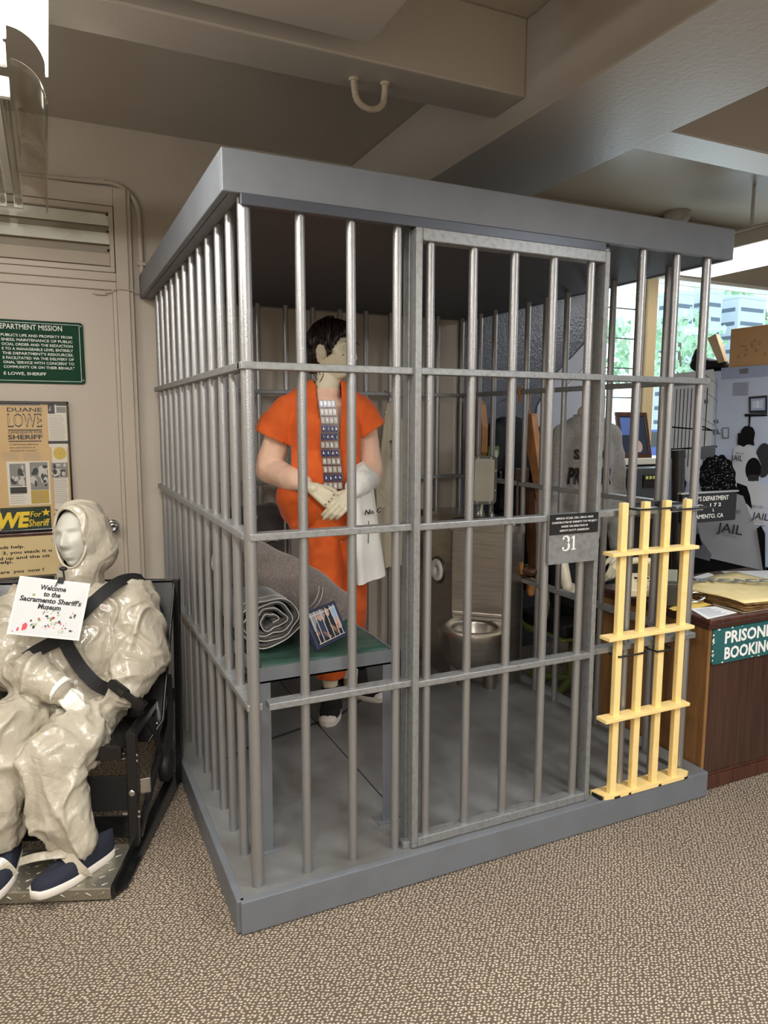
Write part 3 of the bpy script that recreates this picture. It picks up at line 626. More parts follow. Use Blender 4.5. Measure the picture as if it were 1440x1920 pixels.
def hand_caps(org, X, Z, side=1, curl=(.5, .7, .5), spread=.0, k=1.0, tc=.4):
    X = V(X).normalized(); Z = V(Z); Z = (Z - X * Z.dot(X)).normalized(); Y = Z.cross(X) * side; M = PL(org, X, Y, Z); o = []
    ys = (.029, .010, -.009, -.027); L = (.043, .047, .043, .034); info = []
    for i, y in enumerate(ys):
        p0 = V((.0, y * .55, 0)); p1 = V((.088 - .004 * abs(i - 1), y, .004)); o.append(('c', M @ (p0 * k), M @ (p1 * k), .015 * k, .0115 * k))
        a = 0; p = p1; info.append((M @ (p1 * k), M))
        for j, f in enumerate((1, .66, .5)):
            a += curl[j] * (1 + .08 * i); d = V((math.cos(a), spread * (1.5 - i), -math.sin(a))); q = p + d * L[i] * f
            o.append(('c', M @ (p * k), M @ (q * k), (.0098 - .0008 * j) * k, (.0092 - .0009 * j) * k)); p = q
    o.append(('c', M @ (V((.02, 0, -.002)) * k), M @ (V((.075, 0, .0)) * k), .02 * k, .018 * k, .7))
    t = [V((.015, .02, -.006)), V((.05, .044, -.016)), V((.078, .046 + .01 * (1 - tc), -.02 - .02 * tc)), V((.098, .04, -.026 - .03 * tc))]
    for q, r, a, b in zip(t, t[1:], (.0155, .0115, .0105), (.0118, .0105, .0085)): o.append(('c', M @ (q * k), M @ (r * k), a * k, b * k))
    return o, M, info

# ---------------------------------------------------------------- orange inmate mannequin
im = thing('inmate_mannequin', 'dark haired mannequin in orange jail clothes standing beside the bunk, hands crossed', 'mannequin', (.70, 1.14, HB), -.36)
HC = V((.03, .0, 1.70)); hv, hf, HM = head_geo(HC, 1.12, .06, 1.04)
sl, el_, wl = V((-.19, .02, 1.43)), V((-.262, .03, 1.175)), V((-.055, -.185, 1.105))
sr, er, wr = V((.175, .03, 1.43)), V((.205, .05, 1.165)), V((.115, -.165, 1.085))
h1, HM1, kn1 = hand_caps(wl, (.80, -.12, -.60), (-.15, -.92, .42), 1, (.35, .8, .5))
h2, HM2, kn2 = hand_caps(wr, (-.66, -.35, -.66), (.25, -.9, .3), -1, (.3, .45, .35))
body = [('m', hv, hf)] + ear_caps(HM) + [
    ('c', (.0, .03, 1.49), (.02, .018, 1.63), .060, .054), ('e', (0, .02, 1.32), (.15, .095, .18)), ('e', (.01, .02, 1.1), (.13, .09, .2)),
    ('e', (.025, .02, .93), (.15, .1, .12)), ('c', sl, el_, .038, .036), ('c', el_, wl, .036, .025), ('c', sr, er, .038, .036), ('c', er, wr, .036, .025),
    ('c', (-.14, .02, 1.42), (.14, .02, 1.42), .045, .045), ('c', (-.03, .0, .9), (.0, -.02, .5), .06, .045), ('c', (.0, -.02, .5), (.012, .03, .07), .05, .034),
    ('c', (.09, .02, .9), (.115, .06, .5), .06, .045), ('c', (.115, .06, .5), (.11, .18, .07), .045, .034), ('c', (.012, .03, .06), (.012, .0, .04), .03, .02), ('c', (.105, .18, .06), (.12, .19, .04), .03, .02)] + h1 + h2
put('body', blob(body, .0042, 2), M_skin, im, True)
mb = MB(); hv2, hf2 = hair_geo(HM, 1.04); mb.add(hv2, hf2, 0, True); mb.build('hair', M_hair, im, local=True)
# drawn marks on face, neck and knuckles
mb = MB(); mb.tube([HM @ (V((-.052 + .004 * i, -.083 - .004 * i, .040 + .006 * math.sin(i * .6))) * 1.04) for i in range(8)], .0022, 6); mb.build('eyebrow', M_ink, im, local=True)
mb = MB(); mb.tube([HM @ (V((.052 - .004 * i, -.083 - .004 * i, .040 + .006 * math.sin(i * .6))) * 1.04) for i in range(8)], .0022, 6); mb.build('eyebrow', M_ink, im, local=True)
mb = MB(); mb.sphere(HM @ (V((-.052, -.077, -.014)) * 1.04), .003, n=8, k=6); mb.build('tear_mark', M_ink, im, local=True)
for q in range(3):
    mb = MB(); mb.tube([V((-.028 - .011 * q + .018 * math.sin(t * 2.2 + q), -.028 + .012 * q, 1.565 + .06 * t)) for t in [i / 8 for i in range(9)]], .0016, 6); mb.build('neck_tattoo', M_ink, im, local=True)
mb = MB()
for (p, M), ch in zip(reversed(kn1), 'HATE'):
    R = M.to_3x3(); mb.text(ch, PL(p + R @ V((.006, -.004, .0125)), R @ V((0, 1, 0)), R @ V((-1, 0, 0)), R @ V((0, 0, 1))), h=.008, m=0, ext=.001, bold=.03)
mb.build('knuckle_lettering', M_ink, im, local=True)
# peach long sleeve shirt
dp = lambda s, a: (lambda p, n: p + n * (ridged(V((p.x * 1.0, p.y, p.z * .55)) + V((s, 0, 0)), 11) * a + noise.noise(p * 26 + V((s, 2, 0))) * a * .4))
ml, mr = el_ + (wl - el_) * .62, er + (wr - er) * .7
pk = [('c', (0, .03, 1.475), (.008, .024, 1.56), .062, .058), ('e', (0, .02, 1.32), (.16, .112, .19)), ('e', (.01, .02, 1.1), (.14, .1, .2)), ('c', sl, el_, .044, .064), ('c', el_, ml, .062, .047), ('c', ml, el_ + (wl - el_) * .78, .047, .036),
      ('c', sr, er, .044, .058), ('c', er, mr, .056, .044), ('c', (-.14, .02, 1.41), (.14, .02, 1.41), .048, .048)]
put('peach_shirt', blob(pk, .0065, 4, dp(3, .006), cut=lambda c, n: c.z > 1.54), M_pink, im, True)
# orange shirt with open V
sh = [('e', (-.005, .02, 1.33), (.185, .128, .19)), ('c', (-.05, .03, 1.525), (-.18, .02, 1.44), .056, .062), ('c', (.06, .03, 1.52), (.165, .02, 1.435), .056, .062), ('c', (-.05, .03, 1.50), (.06, .03, 1.50), .066, .066),
      ('e', (-.02, .01, 1.12), (.195, .135, .24)), ('c', (-.12, .0, 1.0), (.1, .0, .98), .09, .09), ('c', (-.15, -.03, 1.05), (-.13, -.03, .945), .075, .05),
      ('c', (-.175, .02, 1.435), (-.225, .015, 1.35), .068, .082), ('c', (-.225, .015, 1.36), (-.25, .01, 1.29), .082, .09), ('c', (.165, .02, 1.435), (.195, .02, 1.36), .062, .068), ('c', (.195, .02, 1.37), (.225, .02, 1.32), .068, .074)]
def vcut(c, n):
    if c.z > 1.60: return True
    if c.y < 0 and c.z > 1.085:
        w = lerp(.012, .056, sst(1.085, 1.55, c.z))
        if abs(c.x - (.035 - .05 * (c.z - 1.1))) < w: return True
    if math.hypot(c.x, c.y - .03) < .062 and c.z > 1.46: return True
    if c.x < -.155 and c.z > 1.15 and (c - V((-.23, .02, 1.315))).dot(V((-.42, 0, -.9))) > 0: return True
    return c.x > .155 and c.z > 1.15 and (c - V((.185, .02, 1.335))).dot(V((.55, 0, -.83))) > 0
put('orange_shirt', blob(sh, .0065, 5, dp(0, .0075), cut=vcut), M_orange, im, True, solid=.003)
pn = [('e', (.03, .015, .95), (.14, .11, .12)), ('c', (-.022, .0, .87), (.004, -.04, .52), .086, .068), ('c', (.004, -.04, .52), (.012, .02, .235), .068, .062), ('c', (.012, .02, .25), (.012, .02, .205), .066, .066),
      ('c', (.10, .03, .87), (.122, .06, .52), .08, .062), ('c', (.122, .06, .52), (.115, .15, .23), .062, .058)]
put('orange_trousers', blob(pn, .0065, 5, dp(9, .008), cut=lambda c, n: c.z < .192), M_orange, im, True, solid=.003)
# strip of wrapped photo cards hanging in the open shirt like a tie
K = PL((.030, -.134, 1.095), (1, 0, 0), (-.06, .10, 1), (0, -1, .1)); mb = MB()
g = random.Random(5)
for r in range(11):
    yy = r * .0355; w = lerp(.088, .074, r / 10); wob_ = .003 * math.sin(r)
    mb.box((-w / 2 + wob_, yy, 0), (w / 2 + wob_, yy + .034, .005), 0, K)
    for c_ in range(4):
        xx = -w / 2 + .003 + c_ * (w - .004) / 4; mb.box((xx + wob_, yy + .004, .005), (xx + (w - .004) / 4 - .004 + wob_, yy + .03, .0085), 1 if (r + (r == 6)) % 3 != 1 else 2, K)
        mb.poly([K @ V((xx + .004 + g.random() * .006 + wob_, yy + .007 + g.random() * .01, .0089)), K @ V((xx + .013 + wob_, yy + .012, .0089)), K @ V((xx + .006 + g.random() * .006 + wob_, yy + .026, .0089))], 3)
mb.build('card_strip_tie', [flat('strip_brown', 92, 60, 58, .2), flat('card_gray', 178, 170, 160, .12), flat('card_blue', 44, 52, 96, .12), flat('foil_glint', 240, 240, 244, .1)], im, local=True)
# canvas shoes
def shoe(par, org, rz, L=.275, wd=.048, canvas=None, cap=True):
    M = Matrix.Translation(org) @ Matrix.Rotation(rz, 4, 'Z'); rows = []; mb = MB()
    def foot(s, t): # outline half widths along length (toe at -y)
        return wd * (math.sin(PI * min(1, max(.0, t)) ** .8) ** .45 if 0 < t < 1 else 0) * (1 - .16 * sst(.35, .65, t) + .05 * sst(.7, .9, t))
    out = [];
    for s in (1, -1):
        R = [i / 22 for i in range(23)]
        out += [V((s * foot(s, t), -L / 2 + t * L, 0)) for t in (R if s == 1 else R[::-1][1:-1])]
    n = len(out)
    for z, k in ((0, .96), (.004, 1.02), (.024, 1.03), (.028, .98)): rows.append([M @ V((p.x * k, p.y * (1 + (k - 1) * .35), z)) for p in out])
    mb.grid(rows, 0, closed=True); mb.add(rows[0], [tuple(range(n))]); mb.add(rows[-1], [tuple(range(n))])
    mb.build('shoe_sole', M_rub, par, local=True)
    rows = []; mb = MB()
    for z, k in ((.024, .97), (.045, .93), (.062, .80), (.075, .62), (.083, .40), (.086, .05)):
        r = []
        for p in out:
            t = (p.y + L / 2) / L; h = lerp(.55, 1.12, sst(.1, .62, t)); r.append(M @ V((p.x * k, p.y * (k * .25 + .75) + (1 - k) * .03, .024 + (z - .024) * h)))
        rows.append(r)
    mb.grid(rows, 0, closed=True); mb.add(rows[-1], [tuple(range(n))]); mb.build('shoe_upper', canvas or M_navy, par, local=True)
    if cap:
        mb = MB(); mb.sphere(M @ V((0, -L / 2 + .034, .026)), (wd * .80, .036, .024), M=Matrix.Rotation(rz, 4, 'Z')); mb.build('toe_cap', M_rub, par, local=True)
    return M
M_bcan = mat('black_canvas', S(24, 24, 26), .85, bump=[('noise', 500, .3, .0006)])
shoe(im, (.012, .01, 0), -.12, .29, .052, M_bcan); shoe(im, (.165, .235, 0), .95, .29, .052, M_bcan)
for o_, rz in (((.012, .01, 0), -.12), ((.165, .235, 0), .95)):
    mb = MB(); M = Matrix.Translation(o_) @ Matrix.Rotation(rz, 4, 'Z'); mb.lathe([(.052, .03), (.05, .08), (.047, .12), (.044, .145), (.038, .146), (.036, .10)], M @ Matrix.Translation((0, .028, 0)), 28, sy=1.25); mb.build('shoe_collar', M_bcan, im, local=True)
mb = MB()
for s in (-.01, .0, .01): mb.box((.075 + s, .1, .175), (.12 + s, .16, .21)) if s == 0 else None
mb.cyl((.10, .145, .15), (.098, .14, .205), .046, .05, n=20); mb.build('white_cuff', M_cloth, im, local=True)

# garments: closed folded lofts
def garment(name, rows, m, par=None, amp=.008, n=44, thick=.02, seed=0, local=False, freq=5):
    """rows: (left point, right point) from top to bottom"""
    mb = MB(); R = []
    for k, (a, b) in enumerate(rows):
        a, b = V(a), V(b); ax = (b - a); nrm = V((ax.y, -ax.x, 0)).normalized() if ax.length > 1e-6 else V((0, -1, 0)); r = []
        t_ = k / max(1, len(rows) - 1)
        for j in range(n):
            th = 2 * PI * j / n; u = .5 - .5 * math.cos(th); f = amp * (.3 + t_) * (math.sin(u * PI * 2 * freq + seed + 1.5 * t_) + .6 * noise.noise(V((u * 7 + seed, t_ * 3, 1))))
            r.append(a + ax * u + nrm * (math.sin(th) * thick * (.6 + .6 * t_) + f * (1 if math.sin(th) > -.2 else .6)))
        R.append(r)
    # densify
    D = []
    for p, q in zip(R, R[1:]):
        for s in range(4): D.append([u.lerp(v, s / 4) for u, v in zip(p, q)])
    D.append(R[-1]); mb.grid(D, closed=True); mb.add(D[0], [tuple(range(n))])
    return mb.build(name, m, par, local=local)
ts = thing('white_tshirt', 'white printed t-shirt draped over the forearm of the orange clad mannequin', 't-shirt', (.9, 1.0, .78))
Mi = Matrix.Translation((.70, 1.14, HB)) @ Matrix.Rotation(-.36, 4, 'Z')
def il(x, y, z): return Mi @ V((x, y, z))
garment('cloth', [(il(.105, -.13, 1.17), il(.165, -.05, 1.215)), (il(.10, -.16, 1.13), il(.20, -.06, 1.17)), (il(.105, -.17, 1.03), il(.215, -.06, 1.05)), (il(.12, -.17, .88), il(.235, -.06, .90)), (il(.125, -.17, .78), il(.255, -.06, .79)), (il(.13, -.17, .675), il(.27, -.06, .71))], M_cloth, ts, .008, thick=.028, freq=1.5)
me = blob([('c', il(.19, .03, 1.14), il(.145, -.12, 1.12), .062, .056), ('c', il(.145, -.12, 1.12), il(.122, -.15, 1.10), .056, .046)], .007, 4, wob(20, .006)); put('gathered_sleeve', me, M_cloth, ts)
mb = MB(); Kt = PL(il(.165, -.155, .985), Mi.to_3x3() @ V((.93, .36, .1)), (0, 0, 1), Mi.to_3x3() @ V((.36, -.93, 0))); mb.text('No. C', Kt, h=.022, m=0, ext=.006, shear=.3)
mb.tube([Kt @ V((.02, -.03 - .02 * i, .002 * math.sin(i))) for i in range(6)], .0018, 5); mb.build('writing', M_ink, ts)
hs = thing('hanging_shirt', 'beige work shirt hanging on the back rail of the cell', 'shirt', (1.32, 1.74, .66))
yb_ = 1.735
garment('cloth', [((1.285, yb_, 1.60), (1.325, yb_, 1.60)), ((1.268, yb_, 1.53), (1.36, yb_, 1.54)), ((1.25, yb_, 1.38), (1.42, yb_, 1.40)), ((1.225, yb_ - .01, 1.25), (1.48, yb_, 1.25)), ((1.196, yb_ - .02, 1.125), (1.495, yb_, 1.12)), ((1.21, yb_ - .01, .98), (1.49, yb_, .95)), ((1.235, yb_, .80), (1.44, yb_, .80)), ((1.25, yb_, .665), (1.375, yb_, .675))], M_beige, hs, .012, thick=.022, seed=2, freq=4)
mb = MB(); mb.prism([(1.197, 1.688, 1.13), (1.262, 1.684, 1.04), (1.20, 1.69, .985)], (0, .006, 0)); mb.prism([(1.197, 1.686, 1.13), (1.27, 1.68, 1.10), (1.262, 1.682, 1.04)], (0, .006, 0)); mb.build('turned_tail', M_beige, hs)
mb = MB(); mb.tube([(1.305, yb_, 1.58), (1.305, yb_, 1.63), (1.30, yb_ + .02, 1.655), (1.30, 1.80, 1.668), (1.305, 1.825, 1.655)], .003, 8); mb.tube([(1.27, yb_, 1.53), (1.305, yb_, 1.61), (1.36, yb_, 1.54)], .004, 8); mb.build('hanger', M_chrome, hs)
mb = MB(); mb.tube([(1.29, 1.70, 1.39), (1.31, 1.697, 1.36), (1.32, 1.698, 1.31)], .006, 8); mb.tube([(1.33, 1.70, 1.385), (1.315, 1.697, 1.34), (1.30, 1.698, 1.29)], .006, 8); mb.build('dark_ties', M_leatd, hs)

# ---------------------------------------------------------------- steel toilet unit
tu = thing('toilet_unit', 'brushed stainless prison toilet and sink unit in the back corner of the cell', 'toilet', (1.62, 1.45, HB))
A = V((1.474, 1.329, 0)); B = V((1.709, 1.116, 0)); n_ = V((-.672, -.741, 0)); ab = (B - A).normalized()
mb = MB(); mb.prism([A + V((0, 0, HB)), B + V((0, 0, HB)), V((1.782, 1.116, HB)), V((1.782, 1.78, HB)), V((1.474, 1.78, HB))], (0, 0, .82)); mb.build('cabinet', M_steel, tu, bevel=.006)
mb = MB()
mb.prism([A + n_ * .004 + ab * .012 + V((0, 0, .487)), B + n_ * .004 - ab * .012 + V((0, 0, .487)), B + n_ * .004 - ab * .012 + V((0, 0, .915)), A + n_ * .004 + ab * .012 + V((0, 0, .915))], -n_ * .004)
mb.build('front_panel', M_steel, tu, bevel=.002)
mb = MB(); z = .925; mb.prism([A + n_ * .012 + V((-.008, .01, z)), B + n_ * .012 + V((0, -.01, z)), V((1.785, 1.10, z)), V((1.785, 1.782, z)), V((1.466, 1.782, z))], (0, 0, .036)); mb.prism([V((1.70, 1.25, z)), V((1.785, 1.18, z)), V((1.785, 1.782, z)), V((1.50, 1.782, z)), V((1.55, 1.62, z))], (0, 0, .06)); mb.build('sink_deck', M_steel, tu, bevel=.008)
mb = MB(); mb.lathe([(.118, .0), (.118, .012), (.108, .016), (.10, .01), (.085, .002), (.02, .0015), (.001, .0015)], Matrix.Translation((1.61, 1.335, .961)), 40); mb.build('basin', M_sted, tu)
mb = MB(); mb.tube([(1.70, 1.43, .98), (1.70, 1.43, 1.02), (1.68, 1.405, 1.035), (1.655, 1.38, 1.02)], .009, 10); mb.cyl((1.745, 1.36, .98), (1.745, 1.36, 1.0), .014); mb.cyl((1.66, 1.49, .98), (1.66, 1.49, 1.0), .014); mb.build('faucet', M_chrome, tu)
cm = (A + B) / 2; bc = cm + n_ * .165; TM = PL((bc.x, bc.y, 0), ab, n_, (0, 0, 1))
mb = MB(); mb.lathe([(.05, .225), (.10, .245), (.145, .29), (.173, .36), (.183, .43), (.187, .455), (.185, .462)], TM, 48, sy=1.06)
mb.lathe([(.185, .462), (.17, .466), (.125, .464), (.116, .456), (.112, .44), (.098, .38), (.07, .32), (.03, .295), (.001, .292)], TM, 48, sy=1.06); mb.build('bowl', M_steel, tu)
mb = MB(); q0 = cm + n_ * .01; mb.prism([TM @ V((-.15, -.165, .462)), TM @ V((.15, -.165, .462)), TM @ V((.13, -.1, .462)), TM @ V((-.13, -.1, .462))], (0, 0, .006)); mb.box((-.15, -.168, .468), (.15, -.158, .488), 0, TM); mb.build('hinge_ledge', M_steel, tu, bevel=.003)
mb = MB()
for s in (-.075, .07): mb.cyl(TM @ V((s, -.11, HB)), TM @ V((s, -.09, .30)), .034, .03, n=20)
mb.build('bowl_pipe', M_steel, tu)
mb = MB(); KR = PL((1.474, 1.475, .683), (0, -1, 0), (0, 0, 1), (-1, 0, 0)); mb.lathe([(.074, 0), (.077, .004), (.070, .004), (.068, .001), (.001, .001)], KR, 36); mb.build('paper_recess', M_sted, tu)
mb = MB(); mb.lathe([(.018, .006), (.018, .012), (.058, .014), (.061, .010), (.061, .002)], KR, 36); mb.lathe([(.018, .012), (.017, .004), (.001, .004)], KR, 36); tag(mb.build('toilet_paper_roll', M_paper), 'white toilet paper roll recessed in the side of the steel toilet unit', 'toilet paper')
mi = thing('framed_mirror', 'small bolted steel framed mirror tilted on the sink deck', 'mirror', (1.735, 1.40, .985))
K, w, h = quadM((1.668, 1.43, 1.308), (1.788, 1.352, 1.310), (1.770, 1.366, 1.040), (1.655, 1.434, 1.045))
def rrect(w, h, r, n=6, ins=0, z=0):
    P = []
    for cx, cy, a0 in ((w - r, h - r, 0), (r, h - r, PI / 2), (r, r, PI), (w - r, r, 1.5 * PI)):
        for i in range(n + 1):
            a = a0 + PI / 2 * i / n; P.append(V((cx + (r - ins) * math.cos(a), cy + (r - ins) * math.sin(a), z)))
    return P
mb = MB(); mb.prism([K @ p for p in rrect(w, h, .028, z=-.012)], K.to_3x3() @ V((0, 0, .014))); mb.build('frame', M_gmet, mi, bevel=.002)
mb = MB(); mb.prism([K @ p for p in rrect(w, h, .03, ins=.016, z=.0022)], K.to_3x3() @ V((0, 0, .001))); mb.build('mirror_plate', mat('worn_mirror', S(176, 180, 176), .14, metal=.9), mi)
mb = MB()
for a, b in ((.25, .035), (.75, .035), (.25, .965), (.75, .965), (.06, .3), (.94, .3), (.06, .7), (.94, .7)): mb.cyl(K @ V((a * w, b * h, .001)), K @ V((a * w, b * h, .005)), .004, n=10)
mb.build('bolt', M_chrome, mi)
mb = MB(); mb.tube([K @ V((w / 2, .012, -.006)), (1.715, 1.42, 1.02), (1.722, 1.43, .984)], [.009, .014, .02], 12); mb.build('stand', M_chrome, mi)
# ---------------------------------------------------------------- sled seat with suited mannequin (local frame: x right, y back)
SL = ((-.568, .406, 0), -.36)
sd = thing('sled_seat', 'black metal seat sled with diamond plate footrest and seat belts beside the cell', 'seat', SL[0], SL[1])
def sb(name, boxes, m, bevel=.002, par=None):
    mb = MB()
    for a, b in boxes: mb.box(a, b)
    return mb.build(name, m, par or sd, bevel, local=True)
def bar2(name, p, q, w, m, par=None):
    p, q = V(p), V(q); z = (q - p).normalized(); x = V((1, 0, 0)); x = (x - z * x.dot(z)).normalized(); y = z.cross(x); M = PL(p, x, y, z); mb = MB(); mb.box((-w[0] / 2, -w[1] / 2, 0), (w[0] / 2, w[1] / 2, (q - p).length), 0, M)
    return mb.build(name, m, par or sd, .004, local=True)
fpl = sb('foot_plate', [((-.36, 0, .036), (.248, .235, .045)), ((-.36, -.004, .008), (.248, .003, .045))], M_diam)
mb = MB(); k = 0
for i in range(16):
    for j in range(6):
        u, v = -.345 + i * .038 + (j % 2) * .019, .02 + j * .037; a = .6 if (i + j) % 2 else -.6
        if u > .235: continue
        M = Matrix.Translation((u, v, .0452)) @ Matrix.Rotation(a, 4, 'Z'); mb.sphere((u, v, .045), (.0145, .0032, .0026), M=Matrix.Rotation(a, 4, 'Z'), n=8, k=6)
for i in range(15): mb.sphere((-.34 + i * .04, -.004, .026), (.014, .0022, .004), M=Matrix.Rotation(.6 if i % 2 else -.6, 4, 'Y'), n=8, k=6)
mb.build('tread_pattern', M_diam, fpl, local=True)
for s in (-1, 1):
    mb = MB(); P = [(.25, .0), (.285, .06), (.315, .73), (.315, .80), (.262, .80), (.258, .02)]
    mb.prism([(s * x if s == 1 else -x - .08, y, .004) for x, y in P], (0, 0, .012)); mb.prism([((x if s == 1 else -x - .08), y, .016) for x, y in ((.249, .0), (.258, .0), (.268, .80), (.259, .80))], (0, 0, .035)); mb.build('base_rail', M_blk, sd, .002, local=True)
    xo = .262 if s == 1 else -.342
    bar2('front_post', (xo, .232, .045), (xo + .004, .232, .452), (.034, .034), M_blk)
    bar2('seat_side_rail', (xo + .004, .215, .442), (xo + .018, .74, .442), (.03, .03), M_blk)
    bar2('rear_post', (xo + .05, .735, .016), (xo + .062, .74, .868), (.026, .034), M_blk)
    bar2('brace', (xo + .01, .25, .06), (xo + .045, .70, .42), (.02, .03), M_blk)
sb('cross_panel', [((-.34, .238, .165), (.255, .246, .292))], M_blkm)
sb('lower_cross_panel', [((-.34, .248, .062), (.25, .256, .142))], M_blk)
sb('seat_pan', [((-.32, .20, .388), (.24, .52, .402)), ((-.32, .195, .37), (.24, .21, .415))], M_blk)
def bp(u, t, o=0): a = lerp(.43, .745, t); return V((u, a + o * -.86, lerp(.325, .868, t) + o * .5 * -.0))
mb = MB(); N0 = V((0, -.865, .5)) * .014
mb.prism([bp(-.36, 0), bp(.27, 0), bp(.318, .12), bp(.32, 1), bp(-.36, 1)], -N0); bk_ = mb.build('backrest', M_blk, sd, .003, local=True)
mb = MB(); mb.tube([bp(-.36, .985) + N0 * .3, bp(.318, .985) + N0 * .3, bp(.316, .12) + N0 * .3, bp(.27, .0) + N0 * .3], .007, 10); mb.build('edge_rail', M_blk, bk_, local=True)
for u, z in ((.262, .243), ):
    mb = MB(); K = PL((u + .002, .213, z), (1, 0, 0), (0, 0, 1), (0, -1, 0)); mb.lathe([(.012, 0), (.012, .004), (.008, .006), (.001, .006)], K, 20); mb.build('bolt', M_chrome, sd, local=True)
for u in (.238, .272):
    for z in (.352, .372, .15, .168):
        mb = MB(); mb.cyl((u, .246 if u < .25 else .225, z), (u - .016 if u < .25 else u + .014, .246 if u < .25 else .225, z), .006, n=8); mb.build('bolt', M_chrome, sd, local=True)
for t in (.1, .6):
    mb = MB(); mb.sphere(bp(.298, t) + N0 * 1.1, .006, n=10, k=6); mb.build('bolt', M_chrome, sd, local=True)
mb = MB(); M = Matrix.Translation((.287, .30, .20)) @ Matrix.Rotation(.3, 4, 'Z'); mb.box((-.018, -.012, .0), (.018, -.008, .055), 0, M); mb.box((-.018, -.012, 0), (.018, .02, .006), 0, M); mb.box((.014, -.012, 0), (.018, .02, .055), 0, M); mb.build('latch_bracket', M_chrome, sd, .001, local=True)
mb = MB(); mb.lathe([(.05, -.02), (.062, -.014), (.062, .014), (.05, .02)], PL((.30, .56, .17), (0, 1, 0), (0, 0, 1), (1, 0, 0)), 28, cap=True); mb.build('belt_reel', M_blkm, sd, local=True)
def strap(name, pts, w, par, nrm=None, m=None, local=True):
    pts = [V(p) for p in pts]; mb = MB(); rows = []
    D = []
    for i in range(len(pts) - 1):
        p0, p1, p2, p3 = pts[max(i - 1, 0)], pts[i], pts[i + 1], pts[min(i + 2, len(pts) - 1)]
        for k in range(6):
            t = k / 6; D.append(.5 * ((2 * p1) + (p2 - p0) * t + (2 * p0 - 5 * p1 + 4 * p2 - p3) * t * t + (3 * p1 - p0 - 3 * p2 + p3) * t ** 3))
    D.append(pts[-1])
    for i, p in enumerate(D):
        t = (D[min(i + 1, len(D) - 1)] - D[max(i - 1, 0)]).normalized(); n = V(nrm) if nrm else V((.1, -.9, .4)); s = t.cross(n).normalized(); n = s.cross(t).normalized()
        rows.append([p + s * w / 2, p - s * w / 2, p - s * w / 2 - n * .003, p + s * w / 2 - n * .003])
    mb.grid(rows, 0, False, closed=True); mb.add(rows[0], [(0, 1, 2, 3)]); mb.add(rows[-1], [(0, 1, 2, 3)])
    return mb.build(name, m or M_strap, par, local=local)
strap('shoulder_belt', [(.20, .74, .87), (.19, .62, .902), (.165, .50, .91), (.105, .395, .86), (.03, .34, .765), (.06, .325, .68), (.125, .305, .605), (.165, .33, .565)], .045, sd)
strap('lap_belt', [(-.2, .42, .66), (-.14, .35, .665), (-.07, .335, .71), (.0, .325, .745), (.03, .33, .745)], .045, sd)
mb = MB(); K = PL((.172, .318, .585), V((.75, -.1, -.6)).normalized(), V((.55, -.25, .75)).normalized(), V((-.2, -.93, .3)).normalized()); mb.prism([K @ p for p in rrect(.075, .04, .012)], K.to_3x3() @ V((0, 0, .022))); mb.box((.058, .006, .002), (.11, .034, .02), 0, K); mb.build('buckle', M_blkm, sd, .003, local=True)
mb = MB(); mb.box((.11, .0, -.004), (.145, .044, .026), 0, K); mb.box((.04, .01, .0222), (.066, .03, .024), 0, K); mb.build('buckle_receiver', M_blk, sd, .004, local=True)
strap('belt_tail', [(.255, .33, .50), (.27, .37, .45), (.29, .42, .40), (.30, .46, .30), (.295, .50, .20)], .03, sd, (.9, -.4, .1))
strap('belt_tail', [(.312, .60, .52), (.325, .56, .42), (.33, .52, .33), (.32, .5, .24)], .035, sd, (.9, -.4, .1))

sm = thing('suit_mannequin', 'white faced mannequin in tan hooded protective suit seated and belted in the black sled', 'mannequin', SL[0], SL[1])
def crump(a, s):
    def d(p, n):
        q = p + V((s, 0, 0)); w = noise.noise_vector(q * 5) * .10
        r = noise.noise(q * 4.5) * a * .9
        for f, k, wd in ((5.5, 1.0, .075), (9.5, .65, .07), (17, .35, .09)):
            v = noise.noise((q + w) * f + V((f, 0, 0))); u = noise.noise(q * f * .5 + V((0, f, 3))); r += math.exp(-(v / wd) ** 2) * a * k * (.35 + .65 * sst(-.2, .25, u)) - a * k * .18
        return p + n * r
    return d
su = [('e', (.0, .45, .50), (.17, .15, .14)), ('e', (.01, .49, .66), (.19, .15, .2)), ('e', (.015, .53, .79), (.2, .13, .13)), ('c', (-.17, .56, .80), (.19, .57, .80), .085, .085),
      ('c', (.01, .55, .85), (.02, .545, .93), .085, .07),
      ('c', (.19, .56, .79), (.235, .50, .64), .105, .108), ('c', (.235, .50, .64), (.205, .37, .535), .105, .07),
      ('c', (-.20, .56, .78), (-.24, .45, .62), .10, .09), ('c', (-.24, .45, .62), (-.09, .335, .625), .09, .082), ('c', (-.09, .335, .625), (.012, .285, .592), .08, .05),
      ('c', (.10, .44, .46), (.085, .24, .425), .105, .105), ('c', (.085, .24, .425), (.035, .145, .40), .105, .098), ('c', (.035, .145, .40), (.07, .12, .24), .097, .095), ('c', (.07, .12, .24), (.12, .105, .155), .098, .065),
      ('c', (-.10, .44, .46), (-.145, .17, .49), .105, .098), ('c', (-.145, .17, .49), (-.14, .12, .28), .095, .088), ('c', (-.14, .12, .28), (-.125, .11, .155), .088, .06)]
put('suit', blob(su, .0072, 3, crump(.018, 1)), M_suit, sm, True)
